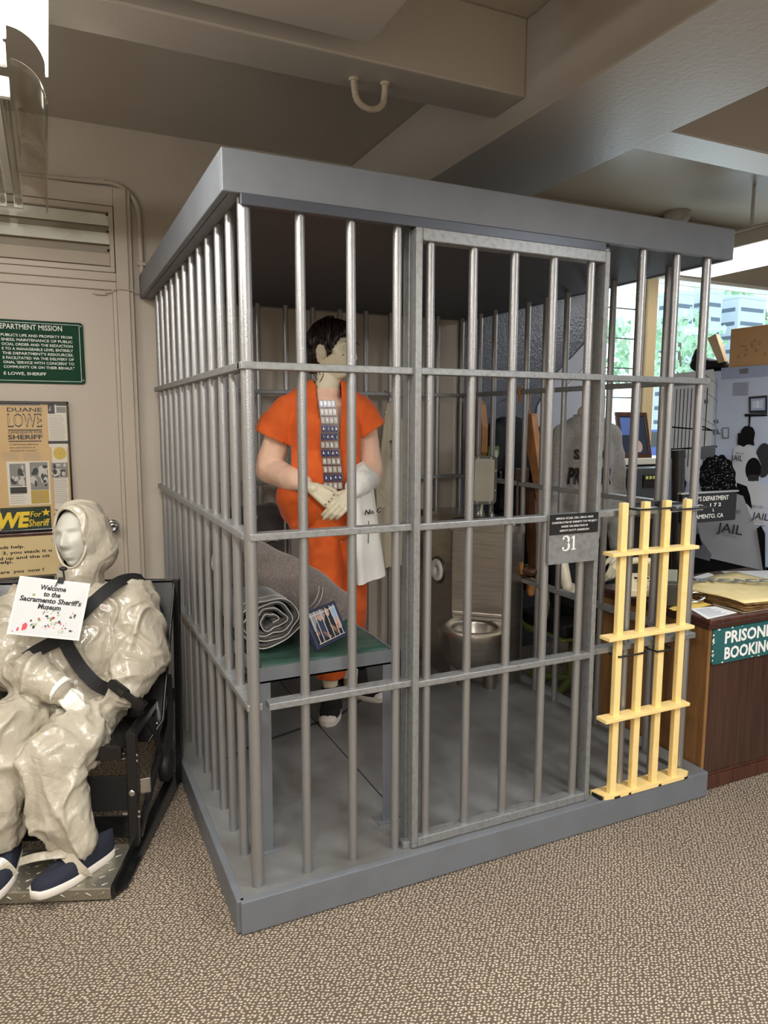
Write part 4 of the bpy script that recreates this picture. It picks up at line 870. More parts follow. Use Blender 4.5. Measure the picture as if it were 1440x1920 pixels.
# hood: shell around the head with the face opening cut out
fhv, fhf, FM = head_geo(V((.02, .545, 1.068)), -.22, -.16, .98, -.18)
def inhead(c): return FM.inverted() @ c
ho = [('e', FM @ V((.004, .022, .012)), (.100, .118, .128), FM.to_3x3().to_4x4()), ('e', FM @ V((.02, .05, -.045)), (.098, .09, .098), FM.to_3x3().to_4x4()), ('c', FM @ V((.0, .0, -.10)), (.02, .545, .93), .075, .085), ('c', FM @ V((-.005, -.03, -.13)), (.02, .50, .915), .05, .06)]
def hcut(c, n):
    q = inhead(c); return q.y < -.01 and (q.x / .062) ** 2 + ((q.z - .0) / .108) ** 2 < 1
put('hood', blob(ho, .0055, 3, crump(.011, 5), cut=hcut), M_suit, sm, True, solid=.003)
mb = MB(); mb.add(fhv, fhf, 0, True); mb.build('face', M_mask, sm, local=True)
def hring(k): return [FM @ V((.062 * k * math.sin(a), -.083 + .030 * abs(math.sin(a)) ** 2 + .014 * math.cos(a) ** 2, .0 + .108 * k * math.cos(a))) for a in [i * 2 * PI / 40 for i in range(41)]]
mb = MB(); mb.tube(hring(1.0), .005, 8); mb.build('hood_hem', M_suit, sm, local=True)
gc, GM, _ = hand_caps(V((.015, .28, .588)), (.75, -.35, -.55), (.1, -.7, .7), 1, (.5, .7, .5), k=.8)
put('glove', blob(gc, .004, 2), M_cloth, sm, True)
mb = MB(); mb.cyl((.01, .285, .595), (.03, .277, .583), .046, .05, n=24); mb.build('frayed_cuff', M_cloth, sm, local=True)
shoe(sm, (.115, .072, .0455), -.68, .295, .052, cap=False); shoe(sm, (-.115, .08, .0455), .08, .295, .052, cap=False)
def sk(name, pts, w, nrm): strap(name, pts, w, sm, nrm, M_suit)
sk('ankle_strap', [(.165, .05, .055), (.145, .03, .09), (.105, .045, .128), (.06, .085, .13), (.045, .10, .075)], .035, (-.4, -.6, .7))
sk('ankle_strap', [(.10, .05, .135), (.04, .055, .128), (-.01, .06, .118), (-.055, .07, .10)], .028, (0, -.5, .8))
sk('ankle_strap', [(-.06, .04, .07), (-.09, .03, .12), (-.13, .03, .125), (-.165, .05, .07)], .032, (0, -.7, .7))
mb = MB(); K = PL((.135, .372, .842), V((.75, -.35, -.1)).normalized(), V((.15, -.1, 1)).normalized(), V((.35, -.9, .2)).normalized()); mb.prism([K @ p for p in rrect(.05, .024, .011)], K.to_3x3() @ V((0, 0, .002)), 0)
mb.text('PLUS', K @ Matrix.Translation((.008, .008, .0022)), h=.009, m=1); mb.build('chest_patch', [M_white, flat('patch_red', 190, 60, 60)], sm, local=True)
mb = MB(); mb.tube([(.0, .425, .975), (.015, .39, .962), (.03, .35, .955), (.036, .325, .945)], .003, 8); mb.sphere((.0, .428, .978), (.014, .01, .008)); mb.build('drawcord', M_blkm, sm, local=True)

# welcome card
wc = thing('welcome_card', 'white printed welcome sign clipped to the chest of the suited mannequin', 'sign', (-.5, .75, .75))
Ms = Matrix.Translation(SL[0]) @ Matrix.Rotation(SL[1], 4, 'Z')
K, w, h = quadM(Ms @ V((-.085, .318, .968)), Ms @ V((.132, .335, .942)), Ms @ V((.108, .258, .758)), Ms @ V((-.122, .235, .802)))
mb = MB(); mb.box((0, 0, -.002), (w, h, 0), 0, K); mb.build('sheet', flat('card_stock', 216, 216, 212), wc)
mb = MB(); ink = .0004
cc_ = [M_ink, flat('cone_red', 200, 70, 76), flat('card_gray_tint', 200, 202, 203), flat('confetti_green', 130, 150, 80), flat('confetti_blue', 60, 66, 90), M_white]
mb.poly([K @ V((a * w, b * h, .0003)) for a, b in ((.03, .03), (.97, .03), (.97, .97), (.03, .97))], 2)
for t, yy, ww in (('Welcome', .805, .36), ('to the', .695, .235), ("Sacramento Sheriff's", .585, .86), ('Museum', .475, .32)):
    mb.text(t, K @ Matrix.Translation((w * .5, h * yy, .0006)), h=.0165, w=w * ww, align='C', bold=.035, shear=.12)
for i in range(5):
    a0, a1 = i / 5, (i + .95) / 5; P = lambda t, s: K @ V((lerp(.05, .22, t) * w, (lerp(.04, .15, t) + s * .062 * t) * h, .0008)); mb.poly([P(a0, -1), P(a1, -1), P(a1, 1), P(a0, 1)], 1 if i % 2 == 0 else 5)
g = random.Random(11)
mb.poly([K @ V(((.225 + .03 * math.cos(i * PI / 6)) * w, (.155 + .062 * math.sin(i * PI / 6)) * h, .001)) for i in range(12)], 1)
for i in range(46):
    x, y, s = .28 + g.random() * .6, .14 + g.random() * .32, .004 + g.random() * .008; a = g.random() * 3
    mb.poly([K @ V((x * w + s * .5 * math.cos(a + q), y * h + s * .5 * math.sin(a + q), .0007)) for q in (0, 1.2, 3.1, 4.4)], g.choice((1, 3, 4, 0)))
for x, y in ((.25, .70), ): mb.poly([K @ V((x * w + (.007 if q % 2 else .0032) * math.cos(q * PI / 5 + .3), y * h + (.007 if q % 2 else .0032) * math.sin(q * PI / 5 + .3), .0007)) for q in range(10)], 3)
for x, y in ((.34, .18), (.72, .1), (.60, .22)): mb.tube([K @ V(((x + .035 * math.cos(q * .7)) * w, (y + .03 * math.sin(q * .7) + .004 * q) * h, .0008)) for q in range(11)], .0007, 4, 3)
mb.build('print', cc_, wc)
bc_ = MB(); q = K @ V((w * .585, h * .985, .002)); KK = K.copy(); KK.translation = q; bc_.prism([KK @ V(p) for p in ((-.010, .012, .006), (.010, .012, .006), (.008, -.008, .003), (-.008, -.008, .003))], KK.to_3x3() @ V((0, 0, -.008))); bc_.tube([KK @ V(p) for p in ((-.006, .006, .006), (-.012, -.02, .004), (-.016, -.022, .004), (-.008, .003, .007))], .001, 6)
tag(bc_.build('binder_clip', M_blkm), 'black binder clip holding the welcome sign', 'clip')
# ---------------------------------------------------------------- things on the left door
def rect(mb, p0, p1, m, y):
    mb.poly([(p0[0], y, p0[2]), (p1[0], y, p0[2]), (p1[0], y, p1[2]), (p0[0], y, p1[2])], m)
gs = thing('mission_sign', 'dark green enamel sign with white lettering screwed to the beige door', 'sign', (-.53, 1.885, 1.67))
mb = MB(); mb.prism([(-.80 + p.x, 1.879, 1.671 + p.y) for p in rrect(.536, .29, .016)], (0, .006, 0)); mb.build('plate', M_gsign, gs)
mb = MB()
for a, b in (((-.79, 1.682), (-.281, 1.684)), ((-.79, 1.948), (-.281, 1.950)), ((-.283, 1.682), (-.281, 1.950))): mb.box((a[0], 1.8782, a[1]), (b[0], 1.8795, b[1]))
mb.text('EPARTMENT MISSION', FR(-.357, 1.8786, 1.918), h=.0235, w=.262, align='R', bold=.01)
for i, t in enumerate(("PUBLIC'S LIFE AND PROPERTY FROM", 'SNESS; MAINTENANCE OF PUBLIC', 'OCIAL ORDER AND THE REDUCTION', 'E TO A MANAGEABLE LEVEL ENTIRELY', "  THE DEPARTMENT'S RESOURCES.", 'E FACILITATED VIA THE DELIVERY OF', "ONAL 'SERVICE WITH CONCERN' TO", 'COMMUNITY OR ON THEIR BEHALF."')):
    mb.text(t, FR(-.315 + .002 * i * .3, 1.8786, 1.8845 - i * .0207), h=.0118, w=.302, align='R', bold=.012)
mb.text('E LOWE, SHERIFF', FR(-.436, 1.8786, 1.7085), h=.0135, w=.178, align='R', bold=.012); mb.build('lettering', flat('sign_white', 236, 238, 230), gs)
for z in (1.690, 1.945):
    mb = MB(); mb.sphere((-.273, 1.878, z), (.004, .002, .004), n=10, k=6); mb.build('screw', M_chrome, gs)
pf = thing('campaign_poster', 'black framed campaign collage of newspaper cuttings below the green sign', 'framed poster', (-.55, 1.88, .967))
X0, X1, ZB_, ZT = -.78, -.347, .967, 1.587
mb = MB()
for a, b in (((X0, ZT - .012), (X1, ZT)), ((X0, ZB_), (X1, ZB_ + .012)), ((X1 - .009, ZB_), (X1, ZT)), ((X0, ZB_), (X0 + .009, ZT))): mb.box((a[0], 1.866, a[1]), (b[0], 1.887, b[1]))
mb.build('frame', M_blk, pf, bevel=.002)
cl = [flat('newsprint_tan', 206, 172, 120), M_ink, flat('newsprint_white', 222, 216, 202), flat('photo_dark', 44, 46, 50), flat('photo_mid', 132, 130, 126), flat('gold_seal', 206, 180, 84, .25), flat('mustard_block', 188, 156, 44), flat('banner_green', 18, 44, 30), flat('banner_yellow', 240, 204, 40), flat('news_gray', 160, 152, 140), flat('photo_light', 196, 192, 186)]
mb = MB(); y_ = 1.8795; mb.poly([(X0, y_, ZB_), (X1, y_, ZB_), (X1, y_, ZT), (X0, y_, ZT)], 0)
D = .0004
def pr_(x0, y0, x1, y1): return None
rect(mb, (-0.44, 1.879, 1.577), (-0.359, 1.879, 1.37), 2, y_ - D); rect(mb, (-0.43, 1.879, 1.371), (-0.364, 1.879, 0.973), 2, y_ - D); rect(mb, (-0.627, 1.879, 1.304), (-0.446, 1.879, 1.096), 2, y_ - D)
rect(mb, (-0.444, 1.879, 1.4), (-0.356, 1.879, 1.386), 1, y_ - 2 * D); rect(mb, (-0.401, 1.879, 1.572), (-0.357, 1.879, 1.567), 1, y_ - 2 * D)
rect(mb, (-0.438, 1.879, 1.574), (-0.408, 1.879, 1.529), 3, y_ - 2 * D); rect(mb, (-0.401, 1.879, 1.562), (-0.36, 1.879, 1.534), 4, y_ - 2 * D)
rect(mb, (-0.638, 1.879, 1.574), (-0.47, 1.879, 1.566), 4, y_ - 2 * D)
for p0, p1, m in (((-0.616, 1.879, 1.294), (-0.548, 1.879, 1.188), 4), ((-0.53, 1.879, 1.299), (-0.452, 1.879, 1.166), 4), ((-0.436, 1.879, 1.295), (-0.364, 1.879, 1.223), 4), ((-0.618, 1.879, 1.183), (-0.547, 1.879, 1.152), 1), ((-0.531, 1.879, 1.164), (-0.453, 1.879, 1.101), 6), ((-0.666, 1.879, 1.086), (-0.45, 1.879, 0.973), 7)): rect(mb, p0, p1, m, y_ - 2 * D)
def blobs(p0, p1, n, ms, y, seed):
    g = random.Random(seed)
    for i in range(n):
        cx, cz = lerp(p0[0], p1[0], .12 + .76 * g.random()), lerp(p0[2], p1[2], .15 + .7 * g.random()); rx, rz_ = (p1[0] - p0[0]) * (.06 + .12 * g.random()), (p0[2] - p1[2]) * (.06 + .12 * g.random())
        mb.poly([(cx + rx * math.cos(k * PI / 5), y - i * 2e-5, cz + rz_ * math.sin(k * PI / 5)) for k in range(10)], g.choice(ms))
blobs((-0.616, 1.879, 1.294), (-0.548, 1.879, 1.188), 16, (3, 3, 3, 10, 10), y_ - 3 * D, 1); blobs((-0.53, 1.879, 1.299), (-0.452, 1.879, 1.166), 22, (3, 3, 3, 10, 10), y_ - 3 * D, 2); blobs((-0.436, 1.879, 1.295), (-0.364, 1.879, 1.223), 14, (3, 3, 10), y_ - 3 * D, 3); blobs((-0.433, 1.879, 1.569), (-0.41, 1.879, 1.531), 3, (10, 4), y_ - 3 * D, 4)
c0 = V((-0.396, 1.879, 1.34)); mb.poly([(c0.x + .0285 * (1 + .05 * (i % 2)) * math.cos(i * PI / 16), y_ - 3 * D, c0.z + .03 * (1 + .05 * (i % 2)) * math.sin(i * PI / 16)) for i in range(32)], 5)
for rr, m in ((.020, 6), (.017, 5), (.008, 6)): mb.poly([(c0.x + rr * math.cos(i * PI / 12), y_ - (3.2 + .5 * (rr < .018) + .5 * (rr < .01)) * D, c0.z + rr * math.sin(i * PI / 12)) for i in range(24)], m)
c1 = V((-0.399, 1.879, 1.049)); mb.poly([(c1.x + (.044 if i % 2 == 0 else .022) * math.cos(i * PI / 7 + PI / 2), y_ - 3 * D, c1.z + (.036 if i % 2 == 0 else .018) * math.sin(i * PI / 7 + PI / 2)) for i in range(14)], 4); mb.poly([(c1.x + .014 * math.cos(i * PI / 8), y_ - 3.4 * D, c1.z + .014 * math.sin(i * PI / 8)) for i in range(16)], 9)
T = lambda p, t, h, w, m, b=.012, s=0, k=3: mb.text(t, FR(p[0], y_ - k * D, p[2]), h=h, w=w, m=m, ext=.0003, bold=b, shear=s)
T((-0.611, 1.879, 1.538), 'DUANE', .019, .148, 1, .02); T((-0.611, 1.879, 1.468), 'LOWE', .060, .145, 1, .03); T((-0.609, 1.879, 1.472), 'LOWE', .052, .139, 0, .0, 0, 4)
rect(mb, (-0.611, 1.879, 1.455), (-0.469, 1.879, 1.45), 1, y_ - 2 * D); T((-0.613, 1.879, 1.436), 'CANDIDATE FOR', .0125, .147, 1); T((-0.614, 1.879, 1.409), 'SHERIFF', .0205, .147, 1, .03); rect(mb, (-0.612, 1.879, 1.402), (-0.472, 1.879, 1.397), 1, y_ - 2 * D)
for i, t in enumerate(('"I will bring effective', 'law enforcement to', 'Sacramento County."')): T(((-0.609, 1.879, 1.381)[0], 0, (-0.609, 1.879, 1.381)[2] - i * .0145), t, .0078, (.122, .108, .118)[i], 1, .004, .35)
g = random.Random(2)
for p0, p1, n in (((-0.644, 1.879, 1.344), (-0.566, 1.879, 1.313), 5), ((-0.555, 1.879, 1.343), (-0.472, 1.879, 1.311), 5), ((-0.436, 1.879, 1.519), (-0.36, 1.879, 1.406), 15), ((-0.435, 1.879, 1.217), (-0.363, 1.879, 1.1), 14), ((-0.62, 1.879, 1.147), (-0.55, 1.879, 1.106), 5), ((-0.524, 1.879, 1.151), (-0.457, 1.879, 1.109), 6)):
    for i in range(n):
        z = lerp(p0[2], p1[2], i / (n - 1)); mb.poly([(p0[0], y_ - 3 * D, z), (lerp(p0[0], p1[0], .75 + .25 * g.random()), y_ - 3 * D, z), (lerp(p0[0], p1[0], .75 + .2 * g.random()), y_ - 3 * D, z + .0022), (p0[0], y_ - 3 * D, z + .0022)], 9 if p1[0] > -.46 or n < 6 else 1)
T((-0.68, 1.879, 0.993), 'WE', .068, .14, 8, .05, .2); T((-0.54, 1.879, 1.038), 'For', .026, .05, 8, .01, .2); T((-0.549, 1.879, 0.992), 'Sheriff', .034, .093, 8, .01, .2)
c2 = V((-0.471, 1.879, 1.056)); mb.poly([(c2.x + (.021 if i % 2 == 0 else .0085) * math.cos(i * PI / 5 + PI / 2), y_ - 3 * D, c2.z + (.021 if i % 2 == 0 else .0085) * math.sin(i * PI / 5 + PI / 2)) for i in range(10)], 8)
mb.build('collage', cl, pf)
mb = MB(); mb.box((X0 + .009, 1.872, ZB_ + .012), (X1 - .009, 1.8735, ZT - .012)); mb.build('glazing', M_pglass, pf)
pq = thing('question_plaque', 'cream plaque with black lettering and brown wood frame behind the suited mannequin', 'sign', (-.57, 1.88, .75))
mb = MB(); mb.box((-.80, 1.868, .752), (-.42, 1.88, .952)); mb.build('board', flat('plaque_cream', 216, 192, 142, .5), pq, bevel=.002)
mb = MB(); mb.box((-.80, 1.86, .948), (-.40, 1.884, .964)); mb.box((-.42, 1.86, .75), (-.405, 1.884, .95)); mb.build('frame', M_wood, pq, bevel=.004)
mb = MB()
for p, t, w in (((-0.572, 1.867, 0.892), 'eeds help.', .125), ((-0.455, 1.867, 0.865), 'de 3, you stack it u', .255), ((-0.464, 1.867, 0.839), 'ged up and the cit', .25), ((-0.624, 1.867, 0.821), 'help.', .075), ((-0.493, 1.867, 0.773), 'd  are  you  now ?', .22)): mb.text(t, FR(p[0], 1.8677, p[2]), h=.0145, w=w, align='R', bold=.022)
mb.build('lettering', M_ink, pq)
dp_ = thing('dark_photo', 'dark framed photo of gear below the cream plaque, half hidden by the sled', 'framed photo', (-.6, 1.88, .5))
mb = MB(); mb.box((-.84, 1.868, .50), (-.45, 1.884, .742)); mb.build('frame', M_blkm, dp_, bevel=.003)
mb = MB(); g = random.Random(3); mb.poly([(-.82, 1.8675, .52), (-.47, 1.8675, .52), (-.47, 1.8675, .725), (-.82, 1.8675, .725)], 0)
for i in range(40):
    x, z = -.81 + g.random() * .33, .53 + g.random() * .18; s = .006 + g.random() * .018; mb.poly([(x + s * math.cos(k), 1.8672 - i * 1e-5, z + s * .7 * math.sin(k)) for k in (0, 1.2, 2.4, 3.9, 5)], g.choice((1, 2, 3)))
mb.build('print', [flat('photo_olive', 60, 58, 48), flat('p2', 84, 80, 64), flat('p3', 36, 36, 32), flat('p4', 176, 160, 130)], dp_)

# ---------------------------------------------------------------- ceiling fixtures and fittings
def fixture(y0, y1, lit, label, zt):
    f = thing('fluorescent_fixture', label, 'light fixture', (-.535, (y0 + y1) / 2, 2.38), 0, 'fluorescent fixtures in the left row'); cx = -.535
    hw = .05 if lit else .016; mb = MB(); mb.box((cx - hw, y0, 2.445), (cx + hw, y1, 2.49)); mb.build('housing', M_white, f, bevel=.004)
    for s in (-1, 1):
        rows = []
        for y in (y0, y1): rows.append([V((cx + s * (.05 + .088 * math.sin(a)), y, 2.385 + .095 * math.cos(a))) for a in [PI / 2 * i / 12 for i in range(13)]])
        mb = MB(); mb.grid(rows); o = mb.build('wing_lens', M_lens if lit else M_acry, f)
        if lit:
            mb = MB(); mb.grid([[q + V((s * .004, 0, .004)) for q in r] for r in rows]); mb.build('wing_shade', M_white, f)
        else: k = o.modifiers.new('s', 'SOLIDIFY'); k.thickness = .003
        mb = MB(); mb.box((cx + s * .138 - .003, y0, 2.375), (cx + s * .138 + .003, y1, 2.40)); mb.build('wing_rim', M_lens if lit else M_tubeoff, f)
        if not lit:
            for q in (.28, .5, .72, .9):
                y = lerp(y0, y1, q); mb = MB(); mb.tube([V((cx + s * (.05 + .0875 * math.sin(a)), y, 2.385 + .0945 * math.cos(a))) for a in [PI / 2 * i / 12 for i in range(13)]], .0012, 5); mb.build('wing_rib', M_acry, f)
        mb = MB(); mb.cyl((cx + s * .03, y0 + .03, 2.40), (cx + s * .03, y1 - .03, 2.40), .0135); mb.build('tube', M_lamp if lit else M_tubeoff, f)
        for y in (y0 + .012, y1 - .012):
            mb = MB(); mb.box((cx + s * .03 - .017, y - .012, 2.378), (cx + s * .03 + .017, y + .012, 2.43)); mb.build('lamp_holder', M_white, f, bevel=.003)
    for y in ((y0 + y1) / 2,):
        mb = MB(); mb.cyl((cx, y, 2.485), (cx, y, zt), .008); mb.build('stem', M_white, f)
fixture(.40, 1.57, False, 'unlit fluorescent fixture with clear curved wings near the louver wall', CZ)
fixture(-1.0, .222, True, 'lit fluorescent fixture with glowing wings, nearest one above the camera side', 2.625)
rf = thing('ceiling_light', 'long lit fluorescent strip light in front of the window on the right', 'light fixture', (3.44, .5, 2.45))
mb = MB(); mb.box((3.22, -.9, 2.5), (3.63, 1.67, 2.575)); mb.box((3.20, -.9, 2.575), (3.64, 1.67, 2.59)); mb.build('housing', M_ceil, rf, bevel=.004)
mb = MB(); mb.box((3.27, -.88, 2.452), (3.62, 1.66, 2.5)); mb.build('lens', M_lens2, rf, bevel=.006)
for y in (-.4, 1.2):
    mb = MB(); mb.cyl((3.44, y, 2.58), (3.44, y, CZ), .01); mb.build('stem', M_white, rf)
rl = thing('rope_loop', 'U shaped painted rope handle hanging from the underside of the ceiling beam', 'rope handle', (.6, .42, 2.54))
mb = MB(); P = [V((.542, .428, 2.633)), V((.544, .426, 2.60))] + [V((.597 - .053 * math.cos(a), .42, 2.585 - .044 * math.sin(a))) for a in [PI * i / 12 for i in range(13)]] + [V((.650, .414, 2.60)), V((.650, .412, 2.633))]
mb.tube(P, .0105, 10); tw = []
for i in range(len(P) - 1):
    for k in range(6):
        q = P[i].lerp(P[i + 1], k / 6); a = (i * 6 + k) * .9; tw.append(q + V((.0055 * math.cos(a), .0075 * math.sin(a), .0055 * math.cos(a) * .5)))
mb.tube(tw, .0055, 6); mb.build('rope', M_rope, rl)
for x, y in ((.542, .428), (.650, .412)):
    mb = MB(); mb.cyl((x, y, 2.623), (x, y, 2.633), .015, .017); mb.build('end_collar', M_rope, rl)
ds = thing('ceiling_dome', 'small cream dome fitting high on the back wall beyond the cell roof', 'sensor', (3.42, 1.80, 2.79))
mb = MB(); K = PL((3.45, 1.79, 2.892), (1, 0, 0), (0, -1, 0), (0, 0, -1)); mb.lathe([(.085, 0), (.085, .02), (.08, .05), (.06, .085), (.03, .10), (.001, .104)], K, 30); mb.build('dome', M_ceil, ds)
mb = MB(); mb.lathe([(.016, .098), (.014, .12), (.001, .124)], K, 16); mb.build('nozzle', M_ceil, ds)

# ---------------------------------------------------------------- leather and uniforms beyond the right bars
def hide(name, poly, th, m, label, cat, strapP=None, extra=None):
    t = thing(name, label, cat, (1.86, poly[0][1], min(p[2] for p in poly)))
    mb = MB(); mb.prism(poly, (th, 0, 0)); mb.build('leather', m, t, bevel=.006)
    if strapP: mb = MB(); mb.tube(strapP, .008, 8, flat=.5); mb.build('strap', m, t)
    return t
hide('rifle_scabbard', [(1.845, 1.191, 1.515), (1.845, 1.165, 1.543), (1.845, 1.125, 1.389), (1.845, 1.082, 1.226), (1.845, 1.067, 1.117), (1.845, 1.098, 1.097), (1.845, 1.145, 1.222), (1.845, 1.187, 1.331)], .035, M_leat, 'long tan leather scabbard hanging from the top right rail of the cell', 'scabbard', [V(p) for p in [(1.85, 1.183, 1.499), (1.85, 1.196, 1.582), (1.85, 1.19, 1.643)]] + [V((1.83, 1.225, 1.672)), V((1.80, 1.20, 1.676)), V((1.775, 1.18, 1.662)), V((1.772, 1.16, 1.60))])
hide('leather_legging', [(1.845, 1.222, 1.159), (1.845, 1.123, 1.156), (1.845, 1.094, 0.918), (1.845, 1.09, 0.742), (1.845, 1.138, 0.676), (1.845, 1.186, 0.904)], .03, M_leatd, 'dark brown leather legging hanging from the middle right rail', 'leather gear', [V(p) for p in [(1.85, 1.207, 1.103), (1.85, 1.214, 1.154)]] + [V((1.82, 1.20, 1.194)), V((1.79, 1.18, 1.194)), V((1.775, 1.17, 1.15)), V((1.775, 1.165, .95)), V((1.778, 1.15, .82))])
hl = thing('leather_holster', 'small brown leather holster with flap resting on the low right rail', 'holster', (1.79, 1.10, .68))
me = blob([('c', (1.775, 1.02, .735), (1.80, 1.13, .71), .026, .036, .7), ('c', (1.795, 1.13, .71), (1.775, 1.19, .69), .034, .024)], .006, 4, wob(30, .006)); put('pouch', me, M_leatd, hl)
mb = MB(); mb.tube([(1.765, 1.10, .705), (1.77, 1.11, .755), (1.785, 1.14, .765), (1.80, 1.17, .74)], [.012, .016, .016, .01], 8, flat=.4); mb.build('flap', M_leat, hl)
me = blob([('c', (1.865, 1.15, .64), (1.865, 1.15, .585), .03, .022)], .006, 3); tag(put('leather_pouch', me, M_leat), 'rounded tan leather pouch hanging under the low right rail', 'pouch')
hide('leather_bag', [(1.835, 1.795, 1.58), (1.835, 1.761, 1.63), (1.835, 1.708, 1.647), (1.835, 1.642, 1.59), (1.835, 1.615, 1.467), (1.835, 1.616, 1.32), (1.835, 1.67, 1.217), (1.835, 1.746, 1.2), (1.835, 1.793, 1.306), (1.835, 1.773, 1.466)], .04, M_leat, 'tan leather bag hanging outside the far right corner of the cell', 'bag', [V(p) for p in [(1.84, 1.715, 1.622), (1.84, 1.73, 1.716), (1.84, 1.749, 1.76)]])
un = thing('uniform_shirt', 'black short sleeved uniform shirt with green shoulder patches hanging by the slate wall', 'uniform shirt', (2.2, 1.80, .8))
me = blob([('c', (2.06, 1.80, 1.44), (2.33, 1.80, 1.42), .055, .055), ('c', (2.10, 1.80, 1.475), (2.28, 1.80, 1.465), .05, .05), ('e', (2.19, 1.80, 1.25), (.165, .085, .28)), ('b', (2.05, 1.745, .95), (2.34, 1.855, 1.15)), ('c', (2.04, 1.79, 1.42), (2.0, 1.77, 1.24), .062, .066), ('c', (2.35, 1.79, 1.40), (2.40, 1.77, 1.22), .062, .066)], .011, 4, wob(9, .010)); put('shirt', me, M_unif, un)
mb = MB()
for c_, k in (((1.985, 1.705, 1.30), 0), ((2.41, 1.70, 1.275), 1)):
    pts = [(-.035, .05), (.035, .05), (.04, -.01), (0, -.06), (-.04, -.01)]; mb.prism([(c_[0] + a, c_[1] - abs(a) * -.2, c_[2] + b) for a, b in pts], (0, .012, 0), 0); mb.prism([(c_[0] + a * .6, c_[1] - .002, c_[2] + b * .6 - .005) for a, b in pts], (0, .003, 0), 1)
mb.build('shoulder_patch', [flat('patch_green', 86, 116, 52), flat('patch_silver', 176, 178, 160)], un)
mb = MB(); mb.tube([(2.165, 1.80, 1.54), (2.165, 1.80, 1.60), (2.18, 1.82, 1.635), (2.17, 1.87, 1.635), (2.165, 1.90, 1.63)], .0035, 8); mb.build('hanger', M_chrome, un)
me = blob([('b', (2.06, 1.76, .42), (2.32, 1.85, 1.0))], .012, 4, wob(8, .016)); tag(put('uniform_trousers', me, M_unif), 'black uniform trousers hanging below the black patched shirt', 'trousers')
db = thing('duty_belt', 'black duty belt with brown pouches around the hanging uniform', 'belt', (2.2, 1.73, 1.13))
mb = MB(); mb.box((2.03, 1.715, 1.145), (2.34, 1.735, 1.195)); mb.build('belt', M_blk, db, bevel=.004)
for x in (2.06, 2.13, 2.19, 2.26):
    mb = MB(); mb.box((x, 1.695, 1.125), (x + .045, 1.716, 1.215)); mb.build('pouch', M_leatd if x > 2.08 else M_blk, db, bevel=.006)

# ---------------------------------------------------------------- olive swivel chair and headless mannequin behind the desk
oc = thing('swivel_chair', 'olive metal swivel chair with black cushion behind the booking desk', 'chair', (2.13, 1.10, 0))
mb = MB(); mb.cyl((2.13, 1.10, .06), (2.13, 1.10, .36), .032); mb.build('pedestal', M_olive, oc)
for k in range(4):
    a = k * PI / 2 + .5; mb = MB(); mb.tube([(2.13, 1.10, .085), (2.13 + .26 * math.cos(a), 1.10 + .26 * math.sin(a), .05)], [.026, .018], 10); mb.cyl((2.13 + .25 * math.cos(a), 1.10 + .25 * math.sin(a) - .015, .024), (2.13 + .25 * math.cos(a), 1.10 + .25 * math.sin(a) + .015, .024), .024); mb.build('leg', M_olive, oc)
mb = MB(); mb.box((1.92, .93, .36), (2.34, 1.35, .375)); mb.build('seat_pan', M_olive, oc, bevel=.01)
me = blob([('b', (1.93, .94, .38), (2.33, 1.34, .45))], .012, 6); put('cushion', me, M_blkm, oc)
me = blob([('b', (1.95, 1.37, .55), (2.32, 1.42, .88))], .012, 6); put('backrest', me, M_blkm, oc)
for x in (1.895, 2.365):
    mb = MB(); mb.tube([(x, 1.20 + .15 * math.cos(a), .54 + .17 * math.sin(a)) for a in [i * 2 * PI / 24 for i in range(25)]], .02, 8, flat=.5); mb.build('arm_loop', M_olive, oc)
mb = MB(); mb.tube([(2.13, 1.30, .37), (2.13, 1.42, .43), (2.13, 1.43, .6)], .02, 8); mb.build('back_stem', M_olive, oc)
hm = thing('headless_mannequin', 'headless mannequin in gray sweatshirt with black lettering propped on the olive chair behind the desk', 'mannequin', (2.17, 1.10, 0), -.36)
def hmL(x, y, z): return V((x, y, z))
sL, eL, wL = hmL(-.13, .02, 1.42), hmL(-.195, -.01, 1.04), hmL(-.14, -.165, .64)
sR, eR, wR = hmL(.13, .02, 1.42), hmL(.18, .03, 1.12), hmL(.145, -.13, .80)
hA, _, _ = hand_caps(wL, (.62, .2, -.5), (-.1, -.75, .6), 1, (.25, .35, .3)); hB, _, _ = hand_caps(wR, (-.35, -.35, -.8), (.2, -.9, .3), -1, (.4, .6, .4))
put('body', blob([('c', (0, .03, 1.44), (0, .03, 1.54), .055, .05), ('e', (0, .02, 1.28), (.14, .09, .2)), ('e', (0, .02, 1.0), (.13, .09, .2)), ('c', sL, eL, .045, .036), ('c', eL, wL, .04, .028), ('c', sR, eR, .045, .036), ('c', eR, wR, .04, .028), ('c', (-.11, .02, 1.42), (.11, .02, 1.42), .05, .05), ('c', (-.08, .02, .9), (-.08, .0, .55), .07, .06), ('c', (.08, .02, .9), (.08, .0, .55), .07, .06)] + hA + hB, .0055, 2), M_skin, hm, True)
gm = blob([('c', (-.12, .02, 1.425), (.12, .02, 1.425), .06, .06), ('c', (-.06, .02, 1.455), (.06, .02, 1.455), .065, .065), ('e', (0, .02, 1.30), (.15, .12, .2)), ('e', (0, .02, 1.08), (.148, .12, .25)), ('c', (0, .02, .95), (0, .02, .86), .125, .12, .8), ('c', (0, .03, 1.46), (0, .03, 1.525), .07, .062), ('c', sL, eL, .06, .056), ('c', eL, eL + (wL - eL) * .62, .056, .044), ('c', sR, eR, .06, .056), ('c', eR, eR + (wR - eR) * .86, .056, .042)], .008, 4, dp(4, .008), cut=lambda c, n: c.z > 1.535)
from mathutils.bvhtree import BVHTree
bv = BVHTree.FromPolygons([v.co.copy() for v in gm.vertices], [tuple(p.vertices) for p in gm.polygons])
put('sweatshirt', gm, M_gsw, hm, True)
